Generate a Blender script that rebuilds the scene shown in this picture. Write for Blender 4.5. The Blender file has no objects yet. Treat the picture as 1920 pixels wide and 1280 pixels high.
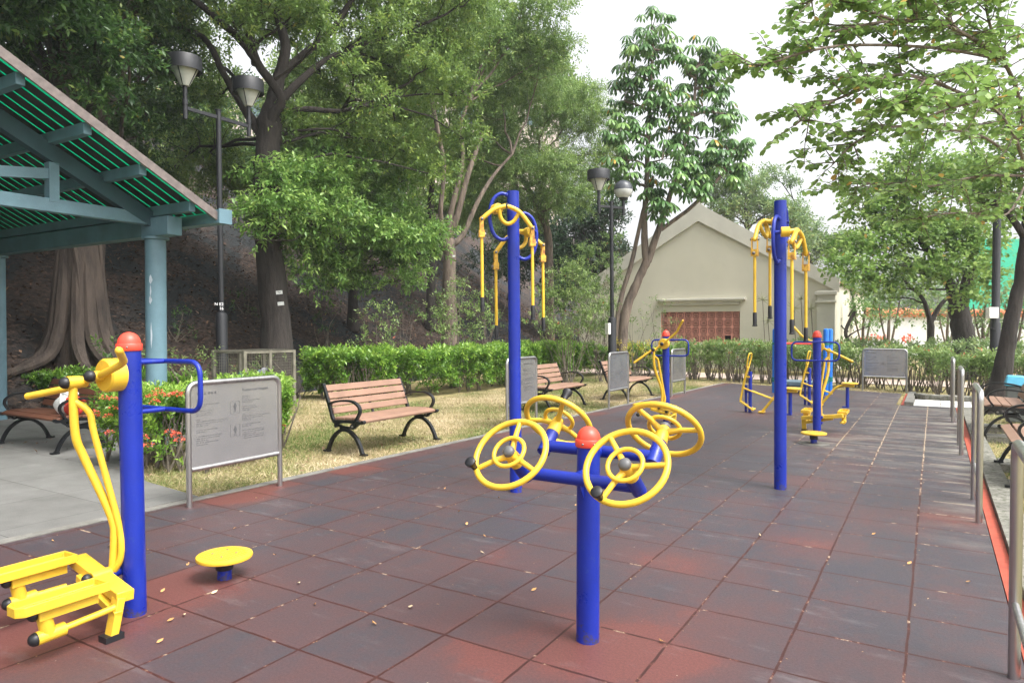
import bpy, math, random
import numpy as np
from mathutils import Vector, Matrix, Euler
random.seed(7); RNG = np.random.default_rng(7)
R = math.radians
sc = bpy.context.scene
# ---------------------------------------------------------------- camera
CAMH, FPX, PITCH, ROLL = 1.547, 1297.1, 0.01853, 0.0017
cam = bpy.data.cameras.new("camera"); camo = bpy.data.objects.new("camera", cam)
sc.collection.objects.link(camo); sc.camera = camo
camo.location = (0, 0, CAMH)
camo.rotation_euler = (Matrix.Rotation(math.pi/2 - PITCH, 3, 'X') @ Matrix.Rotation(ROLL, 3, 'Z')).to_euler()
cam.lens = FPX/1920*36; cam.sensor_width = 36; cam.clip_end = 600; cam.clip_start = 0.05
# ---------------------------------------------------------------- sky, sun, exposure
SUN_EL, SUN_AZ = R(58), R(128)      # azimuth clockwise from +Y: high, to the right and a little behind the viewer
world = bpy.data.worlds.new("World"); sc.world = world; world.use_nodes = True
wn = world.node_tree; bg = wn.nodes["Background"]
sky = wn.nodes.new("ShaderNodeTexSky"); sky.sky_type = 'NISHITA'; sky.sun_disc = False
sky.sun_elevation = SUN_EL; sky.sun_rotation = SUN_AZ
sky.air_density = 1.0; sky.dust_density = 6.0; sky.ozone_density = 1.0
hs = wn.nodes.new("ShaderNodeHueSaturation"); hs.inputs['Saturation'].default_value = 0.14; hs.inputs['Value'].default_value = 1.25
wn.links.new(sky.outputs[0], hs.inputs['Color']); wn.links.new(hs.outputs[0], bg.inputs['Color'])
bg.inputs['Strength'].default_value = 0.15
sl = bpy.data.lights.new("sun", 'SUN'); sl.energy = 1.0; sl.angle = R(24); sl.color = (1.0, 0.96, 0.9)
so = bpy.data.objects.new("sun", sl); sc.collection.objects.link(so)
sd = Vector((math.sin(SUN_AZ)*math.cos(SUN_EL), math.cos(SUN_AZ)*math.cos(SUN_EL), math.sin(SUN_EL)))
so.rotation_euler = sd.to_track_quat('Z', 'Y').to_euler()
sc.view_settings.view_transform = 'Standard'; sc.view_settings.look = 'None'
sc.view_settings.exposure = 1.2; sc.view_settings.gamma = 1.0
sc.render.engine = 'CYCLES'
sc.cycles.max_bounces = 8; sc.cycles.transparent_max_bounces = 12
# ---------------------------------------------------------------- the playground frame (u across, v along)
TH, OX, OY = -0.5485, 0.3719, 3.643
CT, ST = math.cos(TH), math.sin(TH)
def W(u, v, z=0.0): return Vector((OX + CT*u - ST*v, OY + ST*u + CT*v, z))
def UV(x, y): x -= OX; y -= OY; return (CT*x + ST*y, -ST*x + CT*y)
def ray(px, py):
    u, v = (px-960)/FPX, (py-640)/FPX
    cr, sr = math.cos(-ROLL), math.sin(-ROLL); u, v = u*cr - v*sr, u*sr + v*cr
    return Vector((u, math.cos(PITCH) - math.sin(PITCH)*v, -math.sin(PITCH) - math.cos(PITCH)*v))
def D(px, py, Y):                      # point seen in that direction at distance Y ahead
    d = ray(px, py); return Vector((0, 0, CAMH)) + d*(Y/d.y)
def PV(px, py, v):                     # point on the vertical plane v = const, as (u, z)
    d = ray(px, py); o = UV(0, 0); e = (CT*d.x + ST*d.y, -ST*d.x + CT*d.y)
    k = (v - o[1])/e[1]; return o[0] + k*e[0], CAMH + k*d.z
# ---------------------------------------------------------------- materials
def newmat(name):
    m = bpy.data.materials.new(name); m.use_nodes = True
    nt = m.node_tree; return m, nt, nt.nodes["Principled BSDF"]
def nd(nt, t, **k):
    n = nt.nodes.new(t)
    for a, b in k.items(): setattr(n, a, b)
    return n
def ramp(nt, fac, stops):
    r = nt.nodes.new("ShaderNodeValToRGB"); el = r.color_ramp.elements
    while len(el) > 1: el.remove(el[-1])
    el[0].position = stops[0][0]; el[0].color = (*stops[0][1], 1)
    for p, c in stops[1:]:
        e = el.new(p); e.color = (*c, 1)
    nt.links.new(fac, r.inputs[0]); return r.outputs[0]
def noise(nt, scale, detail=6, rough=0.6, coord='Object', stretch=None):
    tc = nt.nodes.new("ShaderNodeTexCoord"); out = tc.outputs[coord]
    if stretch:
        mp = nt.nodes.new("ShaderNodeMapping"); mp.inputs['Scale'].default_value = stretch
        nt.links.new(out, mp.inputs[0]); out = mp.outputs[0]
    n = nt.nodes.new("ShaderNodeTexNoise"); n.inputs['Scale'].default_value = scale
    n.inputs['Detail'].default_value = detail; n.inputs['Roughness'].default_value = rough
    nt.links.new(out, n.inputs['Vector']); return n.outputs['Fac']
def bump(nt, b, h, strength, dist=0.01):
    bp = nt.nodes.new("ShaderNodeBump"); bp.inputs['Strength'].default_value = strength; bp.inputs['Distance'].default_value = dist
    nt.links.new(h, bp.inputs['Height']); nt.links.new(bp.outputs[0], b.inputs['Normal'])
def simple(name, col, rough=0.5, metal=0.0, scale=8, var=0.12, bmp=0.0, bscale=60, spec=0.5, dirt=None, coat=0):
    m, nt, b = newmat(name)
    lo = tuple(c*(1-var) for c in col); hi = tuple(min(1, c*(1+var)) for c in col)
    c = ramp(nt, noise(nt, scale), [(0.3, lo), (0.7, hi)])
    if dirt:
        dc, amt = dirt
        mx = nd(nt, "ShaderNodeMixRGB"); f = ramp(nt, noise(nt, scale*2.7, 10, 0.7), [(1-amt-0.12, (0, 0, 0)), (1-amt+0.06, (1, 1, 1))])
        nt.links.new(f, mx.inputs[0]); nt.links.new(c, mx.inputs[1]); mx.inputs[2].default_value = (*dc, 1); c = mx.outputs[0]
    nt.links.new(c, b.inputs['Base Color']); b.inputs['Roughness'].default_value = rough; b.inputs['Metallic'].default_value = metal
    b.inputs['Specular IOR Level'].default_value = spec
    if coat: b.inputs['Coat Weight'].default_value = coat; b.inputs['Coat Roughness'].default_value = 0.15
    if bmp: bump(nt, b, noise(nt, bscale, 4), bmp)
    return m
M = {}
M['blue'] = simple('blue_paint', (0.005, 0.022, 0.285), 0.34, dirt=((0.03, 0.06, 0.25), 0.30), scale=5, bmp=.12, bscale=90, var=.15)
def add_grime(m):
    nt = m.node_tree; b = nt.nodes['Principled BSDF']; src = b.inputs['Base Color'].links[0].from_socket
    tc = nd(nt, "ShaderNodeTexCoord"); sx = nd(nt, "ShaderNodeSeparateXYZ"); nt.links.new(tc.outputs['Object'], sx.inputs[0])
    n1 = noise(nt, 22, 8, .75); mr = nd(nt, "ShaderNodeMapRange"); mr.inputs['From Min'].default_value = .0; mr.inputs['From Max'].default_value = .16; mr.inputs['To Min'].default_value = .17; mr.inputs['To Max'].default_value = 0
    nt.links.new(sx.outputs['Z'], mr.inputs['Value']); ad = nd(nt, "ShaderNodeMath", operation='ADD'); nt.links.new(n1, ad.inputs[0]); nt.links.new(mr.outputs[0], ad.inputs[1])
    f = ramp(nt, ad.outputs[0], [(.66, (0, 0, 0)), (.72, (.85, .85, .85))]); mx = nd(nt, "ShaderNodeMixRGB"); nt.links.new(f, mx.inputs[0]); nt.links.new(src, mx.inputs[1]); mx.inputs[2].default_value = (.05, .04, .06, 1)
    n2 = noise(nt, 9, 12, .85, stretch=(1, 1, .3)); f2 = ramp(nt, n2, [(.66, (0, 0, 0)), (.70, (.55, .55, .55))]); mx2 = nd(nt, "ShaderNodeMixRGB"); nt.links.new(f2, mx2.inputs[0]); nt.links.new(mx.outputs[0], mx2.inputs[1]); mx2.inputs[2].default_value = (.10, .14, .34, 1)
    nt.links.new(mx2.outputs[0], b.inputs['Base Color'])
    rr = ramp(nt, noise(nt, 6, 6, .7), [(.35, (.26, .26, .26)), (.7, (.55, .55, .55))]); nt.links.new(rr, b.inputs['Roughness'])
add_grime(M['blue'])
M['brightblue'] = simple('bright_blue_paint', (0.01, 0.16, 0.62), 0.3)
M['yellow'] = simple('yellow_paint', (0.73, 0.46, 0.035), 0.38, dirt=((0.46, 0.27, 0.07), 0.28), scale=9, bmp=.12, bscale=80)
M['rustyellow'] = simple('rusty_yellow_paint', (0.74, 0.44, 0.05), 0.5, dirt=((0.28, 0.09, 0.03), 0.42), scale=7)
M['red'] = simple('red_plastic', (0.75, 0.07, 0.04), 0.4)
M['black'] = simple('black_rubber', (0.012, 0.012, 0.014), 0.45)
M['grey'] = simple('grey_plastic', (0.10, 0.10, 0.10), 0.45)
M['iron'] = simple('black_cast_iron', (0.010, 0.011, 0.013), 0.32, bmp=.15, bscale=120)
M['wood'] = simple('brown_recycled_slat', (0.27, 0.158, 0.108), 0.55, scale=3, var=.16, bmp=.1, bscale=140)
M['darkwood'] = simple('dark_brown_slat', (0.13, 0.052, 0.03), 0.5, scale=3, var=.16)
M['teal'] = simple('teal_clamp', (0.0, 0.17, 0.16), 0.4)
M['concrete'] = simple('concrete', (0.17, 0.163, 0.145), 0.85, scale=5, var=.3, bmp=.4, bscale=70, dirt=((0.09, 0.09, 0.07), 0.35))
M['mosskerb'] = simple('mossy_concrete', (0.20, 0.19, 0.165), 0.9, scale=6, var=.35, bmp=.5, bscale=60, dirt=((0.05, 0.06, 0.03), 0.42))
M['orange'] = simple('orange_line_paint', (0.36, 0.065, 0.035), 0.7, scale=9, var=.25, dirt=((0.25, 0.09, 0.06), 0.3))
M['lampblack'] = simple('lamp_black_paint', (0.010, 0.011, 0.014), 0.5, bmp=.1)
M['glassdiff'] = simple('frosted_lamp_glass', (0.46, 0.46, 0.42), 0.25)
M['white'] = simple('white_plastic', (0.66, 0.67, 0.65), 0.5)
M['redcloth'] = simple('red_cloth', (0.62, 0.05, 0.035), 0.8, bmp=.6, bscale=18)
M['whitecloth'] = simple('white_cloth', (0.62, 0.62, 0.60), 0.8, bmp=.6, bscale=18)
M['greybag'] = simple('grey_plastic_bag', (0.26, 0.27, 0.30), 0.35, bmp=1, bscale=9, var=.35)
M['tealbag'] = simple('teal_plastic_sheet', (0.03, 0.13, 0.16), 0.35, bmp=1, bscale=9, var=.35)
M['skyblue'] = simple('light_blue_lid', (0.10, 0.42, 0.62), 0.4)
M['cagewood'] = simple('weathered_grey_frame', (0.16, 0.15, 0.115), 0.8, var=.3)
M['tilewhite'] = simple('white_paving', (0.62, 0.61, 0.58), 0.7)
M['wall'] = simple('cream_rendered_wall', (0.57, 0.54, 0.44), 0.9, scale=0.5, var=.06, bmp=.25, bscale=45, dirt=((0.49, 0.465, 0.38), 0.3))
M['trim'] = simple('cream_trim', (0.56, 0.54, 0.47), 0.85, scale=1.5, var=.08, dirt=((0.34, 0.33, 0.27), 0.26))
M['terracotta'] = simple('terracotta_block', (0.60, 0.27, 0.21), 0.85, scale=6, var=.2, bmp=.3)
M['rooftile'] = simple('orange_roof_tile', (0.56, 0.19, 0.085), 0.8, scale=3, var=.3)
M['darkvoid'] = simple('painted_interior_shade', (0.02, 0.018, 0.016), 0.9)
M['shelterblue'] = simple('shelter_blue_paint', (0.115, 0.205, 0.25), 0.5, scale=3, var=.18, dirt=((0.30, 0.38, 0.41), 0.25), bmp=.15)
M['shadedblue'] = simple('shelter_blue_in_shade', (0.03, 0.072, 0.09), 0.5, scale=3, var=.2)  # shelter blue with the shade under the roof put into the colour
M['halfshadedblue'] = simple('shelter_blue_in_half_shade', (0.075, 0.15, 0.175), 0.5, scale=3, var=.2)  # half-dark shelter blue: the shade on the purlin sides is painted in
M['plank'] = simple('dark_roof_board', (0.018, 0.022, 0.02), 0.8)
M['fascia'] = simple('weathered_wood_fascia', (0.15, 0.125, 0.115), 0.8, scale=12, var=.3)
M['pinkpath'] = simple('pinkish_path', (0.46, 0.36, 0.30), 0.9, scale=4)
M['aptwall'] = simple('pale_pink_tower_wall', (0.62, 0.52, 0.45), 0.9, scale=.3)
M['aptglass'] = simple('tower_window_glass', (0.10, 0.16, 0.18), 0.2)
M['ink'] = simple('engraved_ink', (0.09, 0.09, 0.095), 0.6)
M['whiteink'] = simple('white_lettering', (0.75, 0.75, 0.75), 0.6)
M['netfence'] = simple('green_net', (0.03, 0.42, 0.26), 0.7)
M['bolt'] = simple('dull_steel_bolt', (0.22, 0.21, 0.20), 0.45, metal=.6)
M['peel'] = simple('peeled_patch', (0.42, 0.47, 0.52), 0.8, scale=20, var=.2)
M['deadleaf'] = simple('dry_leaf', (0.50, 0.27, 0.10), 0.8, scale=3, var=.4)
M['paleleaf'] = simple('pale_dry_leaf', (0.66, 0.52, 0.32), 0.8, scale=3, var=.3)
def steel():
    m, nt, b = newmat('brushed_stainless')
    n = noise(nt, 30, 3, .6, stretch=(1, 1, .04)); c = ramp(nt, n, [(.3, (.42, .41, .40)), (.7, (.58, .57, .56))])
    nt.links.new(c, b.inputs['Base Color']); b.inputs['Metallic'].default_value = 1; b.inputs['Roughness'].default_value = .32
    bump(nt, b, noise(nt, 200, 2, .5), .04); return m
M['steel'] = steel()
def panelmat():
    m, nt, b = newmat('brushed_sign_plate')
    c = ramp(nt, noise(nt, 6, 3, .6), [(.3, (.48, .48, .48)), (.7, (.54, .54, .535))])
    nt.links.new(c, b.inputs['Base Color']); b.inputs['Metallic'].default_value = .85; b.inputs['Roughness'].default_value = .27
    bump(nt, b, noise(nt, 1.5, 2, .5), .25, .02); return m
M['panel'] = panelmat()
def barkmat(name, lo, hi, sc_=5):
    m, nt, b = newmat(name)
    n = noise(nt, sc_, 8, .65, stretch=(1.6, 1.6, .35)); c = ramp(nt, n, [(.3, lo), (.55, hi), (.75, tuple(x*1.35 for x in hi))])
    nt.links.new(c, b.inputs['Base Color']); b.inputs['Roughness'].default_value = .9; bump(nt, b, n, 1.0, .06); return m
M['bark'] = barkmat('bark_dark', (.012, .010, .008), (.036, .029, .025))
M['barklight'] = barkmat('bark_light', (.055, .043, .035), (.175, .135, .105))
M['barkbanyan'] = barkmat('bark_banyan', (.016, .012, .010), (.062, .046, .036), 3)
M['stem'] = barkmat('shrub_stem', (.06, .05, .04), (.19, .16, .125), 9)
def leafmat(name, stops, rough=.42, trans=.35):
    m, nt, b = newmat(name)
    at = nd(nt, "ShaderNodeAttribute", attribute_name='tint')
    c = ramp(nt, at.outputs['Fac'], stops)
    nt.links.new(c, b.inputs['Base Color']); b.inputs['Roughness'].default_value = rough
    tr = nt.nodes.new("ShaderNodeBsdfTranslucent"); mx = nt.nodes.new("ShaderNodeMixShader"); mx.inputs[0].default_value = trans
    g = nt.nodes.new("ShaderNodeGamma"); g.inputs[1].default_value = .85; nt.links.new(c, g.inputs[0]); nt.links.new(g.outputs[0], tr.inputs[0])
    nt.links.new(b.outputs[0], mx.inputs[1]); nt.links.new(tr.outputs[0], mx.inputs[2])
    nt.links.new(mx.outputs[0], nt.nodes['Material Output'].inputs[0]); return m
M['l_ficus'] = leafmat('leaves_ficus', [(0, (.022, .06, .018)), (.6, (.058, .13, .03)), (.92, (.13, .23, .045)), (1, (.30, .25, .05))])
M['l_mid'] = leafmat('leaves_midgreen', [(0, (.07, .14, .032)), (.6, (.175, .28, .058)), (.93, (.31, .41, .085)), (1, (.38, .34, .08))])
M['l_bright'] = leafmat('leaves_bright', [(0, (.055, .13, .025)), (.5, (.15, .29, .055)), (1, (.37, .52, .13))])
M['l_feather'] = leafmat('leaves_feathery', [(0, (.09, .18, .045)), (.6, (.21, .33, .08)), (1, (.36, .46, .14))])
M['l_umb'] = leafmat('leaves_umbrella', [(0, (.045, .115, .035)), (.6, (.125, .25, .07)), (.96, (.26, .40, .12)), (1, (.5, .3, .05))], .3, .2)
M['l_bauh'] = leafmat('leaves_bauhinia', [(0, (.075, .165, .035)), (.6, (.18, .305, .06)), (.97, (.33, .46, .12)), (1, (.5, .32, .07))], .45, .42)
M['l_hedge'] = leafmat('leaves_hedge', [(0, (.05, .13, .018)), (.5, (.12, .26, .03)), (1, (.30, .46, .07))], .32, .35)
M['l_shrub'] = leafmat('leaves_shrub', [(0, (.08, .15, .04)), (.6, (.19, .29, .075)), (.94, (.36, .46, .16)), (1, (.45, .12, .05))], .45, .35)
M['l_far'] = leafmat('leaves_far', [(0, (.08, .16, .055)), (.6, (.17, .27, .09)), (1, (.32, .42, .16))])
M['l_yellow'] = leafmat('leaves_croton', [(0, (.25, .32, .04)), (.5, (.62, .50, .04)), (1, (.80, .70, .10))])
M['l_purple'] = leafmat('leaves_purple', [(0, (.05, .03, .04)), (.5, (.14, .10, .10)), (1, (.22, .26, .10))])
M['l_dark'] = leafmat('leaves_dark', [(0, (.012, .03, .016)), (.6, (.03, .07, .03)), (1, (.07, .14, .05))])
M['petal'] = leafmat('petals_coral', [(0, (.70, .08, .05)), (1, (.85, .22, .12))], .5, .3)
M['litter'] = leafmat('leaf_litter', [(0, (.03, .02, .015)), (.5, (.12, .07, .045)), (.85, (.26, .155, .095)), (1, (.40, .29, .18))], .9, .05)
M['grass'] = leafmat('grass_blades', [(0, (.09, .17, .03)), (.38, (.26, .27, .10)), (.66, (.48, .39, .23)), (1, (.68, .57, .39))], .7, .25)
M['spiky'] = leafmat('leaves_spiky', [(0, (.20, .22, .12)), (1, (.45, .44, .28))], .6, .2)

# ---------------------------------------------------------------- mesh helpers
def frame_of(t, up=Vector((0, 0, 1))):
    t = t.normalized(); a = up if abs(t.dot(up)) < .95 else Vector((1, 0, 0))
    x = a.cross(t).normalized(); return x, t.cross(x).normalized()
class MB:
    def __init__(s): s.v = []; s.f = []
    def add(s, vs, fs):
        o = len(s.v); s.v += [Vector(q) for q in vs]; s.f += [tuple(i+o for i in f) for f in fs]; return s
    def box(s, c, size, rot=None, taper=1.0):
        hx, hy, hz = (q/2 for q in size); vs = []
        for z in (-hz, hz):
            k = taper if z > 0 else 1
            for x, y in ((-hx*k, -hy*k), (hx*k, -hy*k), (hx*k, hy*k), (-hx*k, hy*k)): vs.append(Vector((x, y, z)))
        if rot is not None: vs = [rot @ q for q in vs]
        c = Vector(c); return s.add([q+c for q in vs], [(0, 3, 2, 1), (4, 5, 6, 7), (0, 1, 5, 4), (1, 2, 6, 5), (2, 3, 7, 6), (3, 0, 4, 7)])
    def beam(s, a, b, w, h):            # box from a to b, width w (horizontal) height h
        a, b = Vector(a), Vector(b); t = (b-a); x, y = frame_of(t); L = t.length
        r = Matrix((x, y, t.normalized())).transposed(); return s.box((a+b)/2, (w, h, L), r)
    def tube(s, path, r, n=12, closed=False, cap=True, flat=None):
        P = [Vector(p) for p in path]; k = len(P); rr = r if hasattr(r, '__len__') else [r]*k
        T = []
        for i in range(k):
            a = P[(i-1) % k] if (closed or i) else P[0]; b = P[(i+1) % k] if (closed or i < k-1) else P[-1]
            T.append((b-a).normalized())
        x, y = frame_of(T[0]); vs = []
        for i in range(k):
            if i:
                x = (x - T[i]*x.dot(T[i])); x = x.normalized() if x.length > 1e-6 else frame_of(T[i])[0]
                y = T[i].cross(x)
            for j in range(n):
                a = 2*math.pi*j/n; vs.append(P[i] + (x*math.cos(a) + y*math.sin(a))*rr[i])
        fs = []
        for i in range(k if closed else k-1):
            for j in range(n):
                a, b = i*n+j, i*n+(j+1) % n; c, d = ((i+1) % k)*n+(j+1) % n, ((i+1) % k)*n+j
                fs.append((a, b, c, d))
        if cap and not closed: fs += [tuple(range(n-1, -1, -1)), tuple(range((k-1)*n, k*n))]
        return s.add(vs, fs)
    def strip(s, path, w, th, side=Vector((1, 0, 0))):   # rectangular bar swept along path; width along 'side'
        P = [Vector(p) for p in path]; k = len(P); vs = []
        for i in range(k):
            t = (P[min(i+1, k-1)] - P[max(i-1, 0)]).normalized(); n = side.cross(t).normalized()
            for a, b in ((-1, -1), (1, -1), (1, 1), (-1, 1)): vs.append(P[i] + side*(a*w/2) + n*(b*th/2))
        fs = [(0, 3, 2, 1), tuple(4*(k-1)+q for q in (0, 1, 2, 3))]
        for i in range(k-1):
            for j in range(4): fs.append((4*i+j, 4*i+(j+1) % 4, 4*i+4+(j+1) % 4, 4*i+4+j))
        return s.add(vs, fs)
    def lathe(s, prof, n=24, c=(0, 0, 0), axis=None):
        c = Vector(c); rot = Vector((0, 0, 1)).rotation_difference(Vector(axis)).to_matrix() if axis is not None else Matrix.Identity(3)
        vs = []; fs = []
        for r, z in prof:
            for j in range(n):
                a = 2*math.pi*j/n; vs.append(c + rot @ Vector((r*math.cos(a), r*math.sin(a), z)))
        for i in range(len(prof)-1):
            for j in range(n): fs.append((i*n+j, i*n+(j+1) % n, (i+1)*n+(j+1) % n, (i+1)*n+j))
        if prof[0][0] > 1e-4: fs.append(tuple(range(n-1, -1, -1)))
        if prof[-1][0] > 1e-4: fs.append(tuple(range((len(prof)-1)*n, len(prof)*n)))
        return s.add(vs, fs)
    def ball(s, c, r, n=10, sz=1):
        pr = [(max(1e-5, r*math.sin(math.pi*i/n)), -r*sz*math.cos(math.pi*i/n)) for i in range(n+1)]
        return s.lathe(pr, n*2, c)
    def split(s, name, mat, parent=None, **k):      # every loose piece becomes a part of its own
        par = list(range(len(s.v)))
        def find(i):
            while par[i] != i: par[i] = par[par[i]]; i = par[i]
            return i
        for f in s.f:
            for j in f[1:]: par[find(j)] = find(f[0])
        comp = {}
        for f in s.f: comp.setdefault(find(f[0]), []).append(f)
        for fs in comp.values():
            ids = sorted({i for f in fs for i in f}); m = {a: b for b, a in enumerate(ids)}
            q = MB(); q.v = [s.v[i] for i in ids]; q.f = [tuple(m[i] for i in f) for f in fs]; o = q.build(name, mat, parent, **k)
        return o
    def build(s, name, mat, parent=None, smooth=True, bevel=0, loc=None):
        me = bpy.data.meshes.new(name); me.from_pydata([tuple(q) for q in s.v], [], s.f); me.validate()
        me.materials.append(M[mat] if isinstance(mat, str) else mat)
        if smooth:
            me.polygons.foreach_set('use_smooth', [True]*len(me.polygons)); me.set_sharp_from_angle(angle=R(38))
        o = bpy.data.objects.new(name, me); sc.collection.objects.link(o)
        if parent: o.parent = parent
        if loc is not None: o.location = loc
        if bevel:
            md = o.modifiers.new('bevel', 'BEVEL'); md.width = bevel; md.segments = 2; md.limit_method = 'ANGLE'; md.angle_limit = R(40)
        return o
def smoothpath(P, n=6, closed=False):
    P = [Vector(p) for p in P]; out = []; k = len(P)
    for i in range(k if closed else k-1):
        p0 = P[i-1] if (i or closed) else P[0]; p1 = P[i]; p2 = P[(i+1) % k]; p3 = P[(i+2) % k] if (closed or i < k-2) else P[-1]
        for j in range(n):
            t = j/n; out.append(0.5*((2*p1) + (-p0+p2)*t + (2*p0-5*p1+4*p2-p3)*t*t + (-p0+3*p1-3*p2+p3)*t**3))
    if not closed: out.append(P[-1])
    return out
def roundpoly(P, r, n=5, closed=True):        # polyline with rounded corners
    P = [Vector(p) for p in P]; k = len(P); out = []
    for i in range(k):
        if not closed and i in (0, k-1): out.append(P[i]); continue
        a, b, c = P[i-1], P[i], P[(i+1) % k]; d1 = (a-b).normalized(); d2 = (c-b).normalized()
        p, q = b+d1*r, b+d2*r
        for j in range(n+1):
            t = j/n; out.append(p*(1-t)**2 + b*2*t*(1-t) + q*t*t)
    return out
def tag(o, label, cat, group=None):
    o['label'] = label; o['category'] = cat
    if group: o['group'] = group
    return o
def struct(o): o['kind'] = 'structure'; return o
def stuff(o, label, cat): o['kind'] = 'stuff'; o['label'] = label; o['category'] = cat; return o
def thing(name, label, cat, loc=(0, 0, 0), rz=0.0, group=None, lean=0.0):
    o = bpy.data.objects.new(name, None); o.empty_display_size = .2; sc.collection.objects.link(o)
    o.location = loc; o.rotation_euler = (Matrix.Rotation(-lean, 3, 'Y') @ Matrix.Rotation(rz, 3, 'Z')).to_euler()
    return tag(o, label, cat, group)
def dup(root, loc, rz, label=None, group=None, lean=0.0):
    kids = {}
    for o in bpy.data.objects:
        if o.parent: kids.setdefault(o.parent, []).append(o)
    def cp(o, par):
        c = o.copy(); sc.collection.objects.link(c); c.parent = par
        for k in kids.get(o, []): cp(k, c)
        return c
    r = cp(root, None); r.location = loc
    r.rotation_euler = (Matrix.Rotation(-lean, 3, 'Y') @ Matrix.Rotation(rz, 3, 'Z')).to_euler()
    if label: r['label'] = label
    if group: r['group'] = group
    return r
def textmesh(body, size, name, mat, parent, M4, align='LEFT'):
    cu = bpy.data.curves.new('txt', 'FONT'); cu.body = body; cu.size = size; cu.align_x = align; cu.extrude = .0004; cu.offset = size*.01
    to = bpy.data.objects.new('txt', cu); sc.collection.objects.link(to); bpy.context.view_layer.update()
    me = bpy.data.meshes.new_from_object(to.evaluated_get(bpy.context.evaluated_depsgraph_get()))
    bpy.data.objects.remove(to); me.transform(M4); me.materials.clear(); me.materials.append(M[mat])
    o = bpy.data.objects.new(name, me); sc.collection.objects.link(o); o.parent = parent; return o
# ---------------------------------------------------------------- foliage (numpy)
def nrm(a): return a/np.maximum(np.linalg.norm(a, axis=-1, keepdims=True), 1e-9)
TPL = {
 'leaf': (np.array([(0, 0, 0), (.42, .2, .05), (1, 0, -.04), (.42, -.2, .05)]), [(0, 3, 2), (0, 2, 1)]),
 'long': (np.array([(0, 0, 0), (.4, .13, .04), (1, 0, -.18), (.4, -.13, .04)]), [(0, 3, 2), (0, 2, 1)]),
 'fat': (np.array([(0, 0, 0), (.3, .27, .06), (.75, .24, .05), (1, 0, -.03), (.75, -.24, .05), (.3, -.27, .06)]), [(0, 5, 4, 3), (0, 3, 2, 1)]),
 'round': (np.array([(0, 0, 0), (.1, .3, .04), (.45, .48, .08), (.85, .38, .06), (1.0, .2, .02), (.86, 0, 0), (1.0, -.2, .02), (.85, -.38, .06), (.45, -.48, .08), (.1, -.3, .04)]),
           [(0, 5, 4, 3, 2, 1), (0, 9, 8, 7, 6, 5)]),
 'blade': (np.array([(0, .5, 0), (0, -.5, 0), (1, 0, 0)]), [(0, 1, 2)]),
}
def leaves(name, pts, dirs, ups, size, tint, tpl, mat, parent=None, width=1.0):
    V, F = TPL[tpl]; V = V.copy(); n = len(pts)
    if tpl == 'blade': V[:, 1] *= width
    d = nrm(dirs); s = np.cross(ups, d); s = nrm(s + 1e-6); u = np.cross(d, s)
    size = np.broadcast_to(np.asarray(size, float), (n,))[:, None, None]
    vv = pts[:, None, :] + size*(V[None, :, 0:1]*d[:, None, :] + V[None, :, 1:2]*s[:, None, :] + V[None, :, 2:3]*u[:, None, :])
    k = len(V); vv = vv.reshape(-1, 3)
    loops = np.concatenate([np.array(f) for f in F]); lens = np.array([len(f) for f in F])
    L = (loops[None, :] + (np.arange(n)*k)[:, None]).ravel(); ln = np.tile(lens, n); st = np.concatenate([[0], np.cumsum(ln)[:-1]])
    me = bpy.data.meshes.new(name); me.vertices.add(len(vv)); me.vertices.foreach_set('co', vv.astype(np.float32).ravel())
    me.loops.add(len(L)); me.loops.foreach_set('vertex_index', L.astype(np.int32))
    me.polygons.add(len(ln)); me.polygons.foreach_set('loop_start', st.astype(np.int32)); me.polygons.foreach_set('loop_total', ln.astype(np.int32))
    me.update(calc_edges=True)
    a = me.attributes.new('tint', 'FLOAT', 'POINT'); a.data.foreach_set('value', np.repeat(np.clip(tint, 0, 1), k).astype(np.float32))
    me.materials.append(M[mat]); o = bpy.data.objects.new(name, me); sc.collection.objects.link(o)
    if parent: o.parent = parent
    return o
def rdir(n): return nrm(RNG.normal(size=(n, 3)))
def sprigs(c, ax, n_leaf, L, spread=.8, updroop=0.0):
    """leaves along twigs starting at c (N,3) with axis ax; returns pts, dirs, ups"""
    N = len(c); t = np.linspace(.15, 1, n_leaf)[None, :, None]
    ph = RNG.uniform(0, 2*np.pi, (N, 1)) + np.arange(n_leaf)[None, :]*2.4
    ref = np.where(np.abs(ax[:, 2:3]) > .9, np.array([[1., 0, 0]]), np.array([[0, 0, 1.]]))
    s = nrm(np.cross(ref, ax)); u = np.cross(ax, s)
    side = np.cos(ph)[..., None]*s[:, None, :] + np.sin(ph)[..., None]*u[:, None, :]
    pts = c[:, None, :] + ax[:, None, :]*t*L
    d = ax[:, None, :]*(1-spread*.6) + side*spread + RNG.normal(size=pts.shape)*.15; d[..., 2] += updroop
    up = np.array([0, 0, 1.]) + RNG.normal(size=pts.shape)*.45
    return pts.reshape(-1, 3), d.reshape(-1, 3), up.reshape(-1, 3)
def clump_pts(clumps, dens, sub=9, flat=.75, subr=.42):
    """clumps: list of (Vector c, r). sub-balls give uneven outline. returns twig starts and outward axes"""
    C = []; A = []
    for c, r in clumps:
        c = np.array(c); n = max(8, int(dens*r*r))
        sc_ = c + rdir(sub)*r*RNG.uniform(.35, .85, (sub, 1))*np.array([1, 1, flat])
        sr = r*subr*RNG.uniform(.6, 1.25, sub); idx = RNG.integers(0, sub, n)
        dd = rdir(n); dd[:, 2] = np.where(RNG.random(n) < .6, np.abs(dd[:, 2]), dd[:, 2])
        p = sc_[idx] + dd*(sr[idx]*RNG.uniform(.35, 1, n)**.5)[:, None]*np.array([1, 1, .7])
        C.append(p); A.append(dd)
    return np.concatenate(C), np.concatenate(A)
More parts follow.
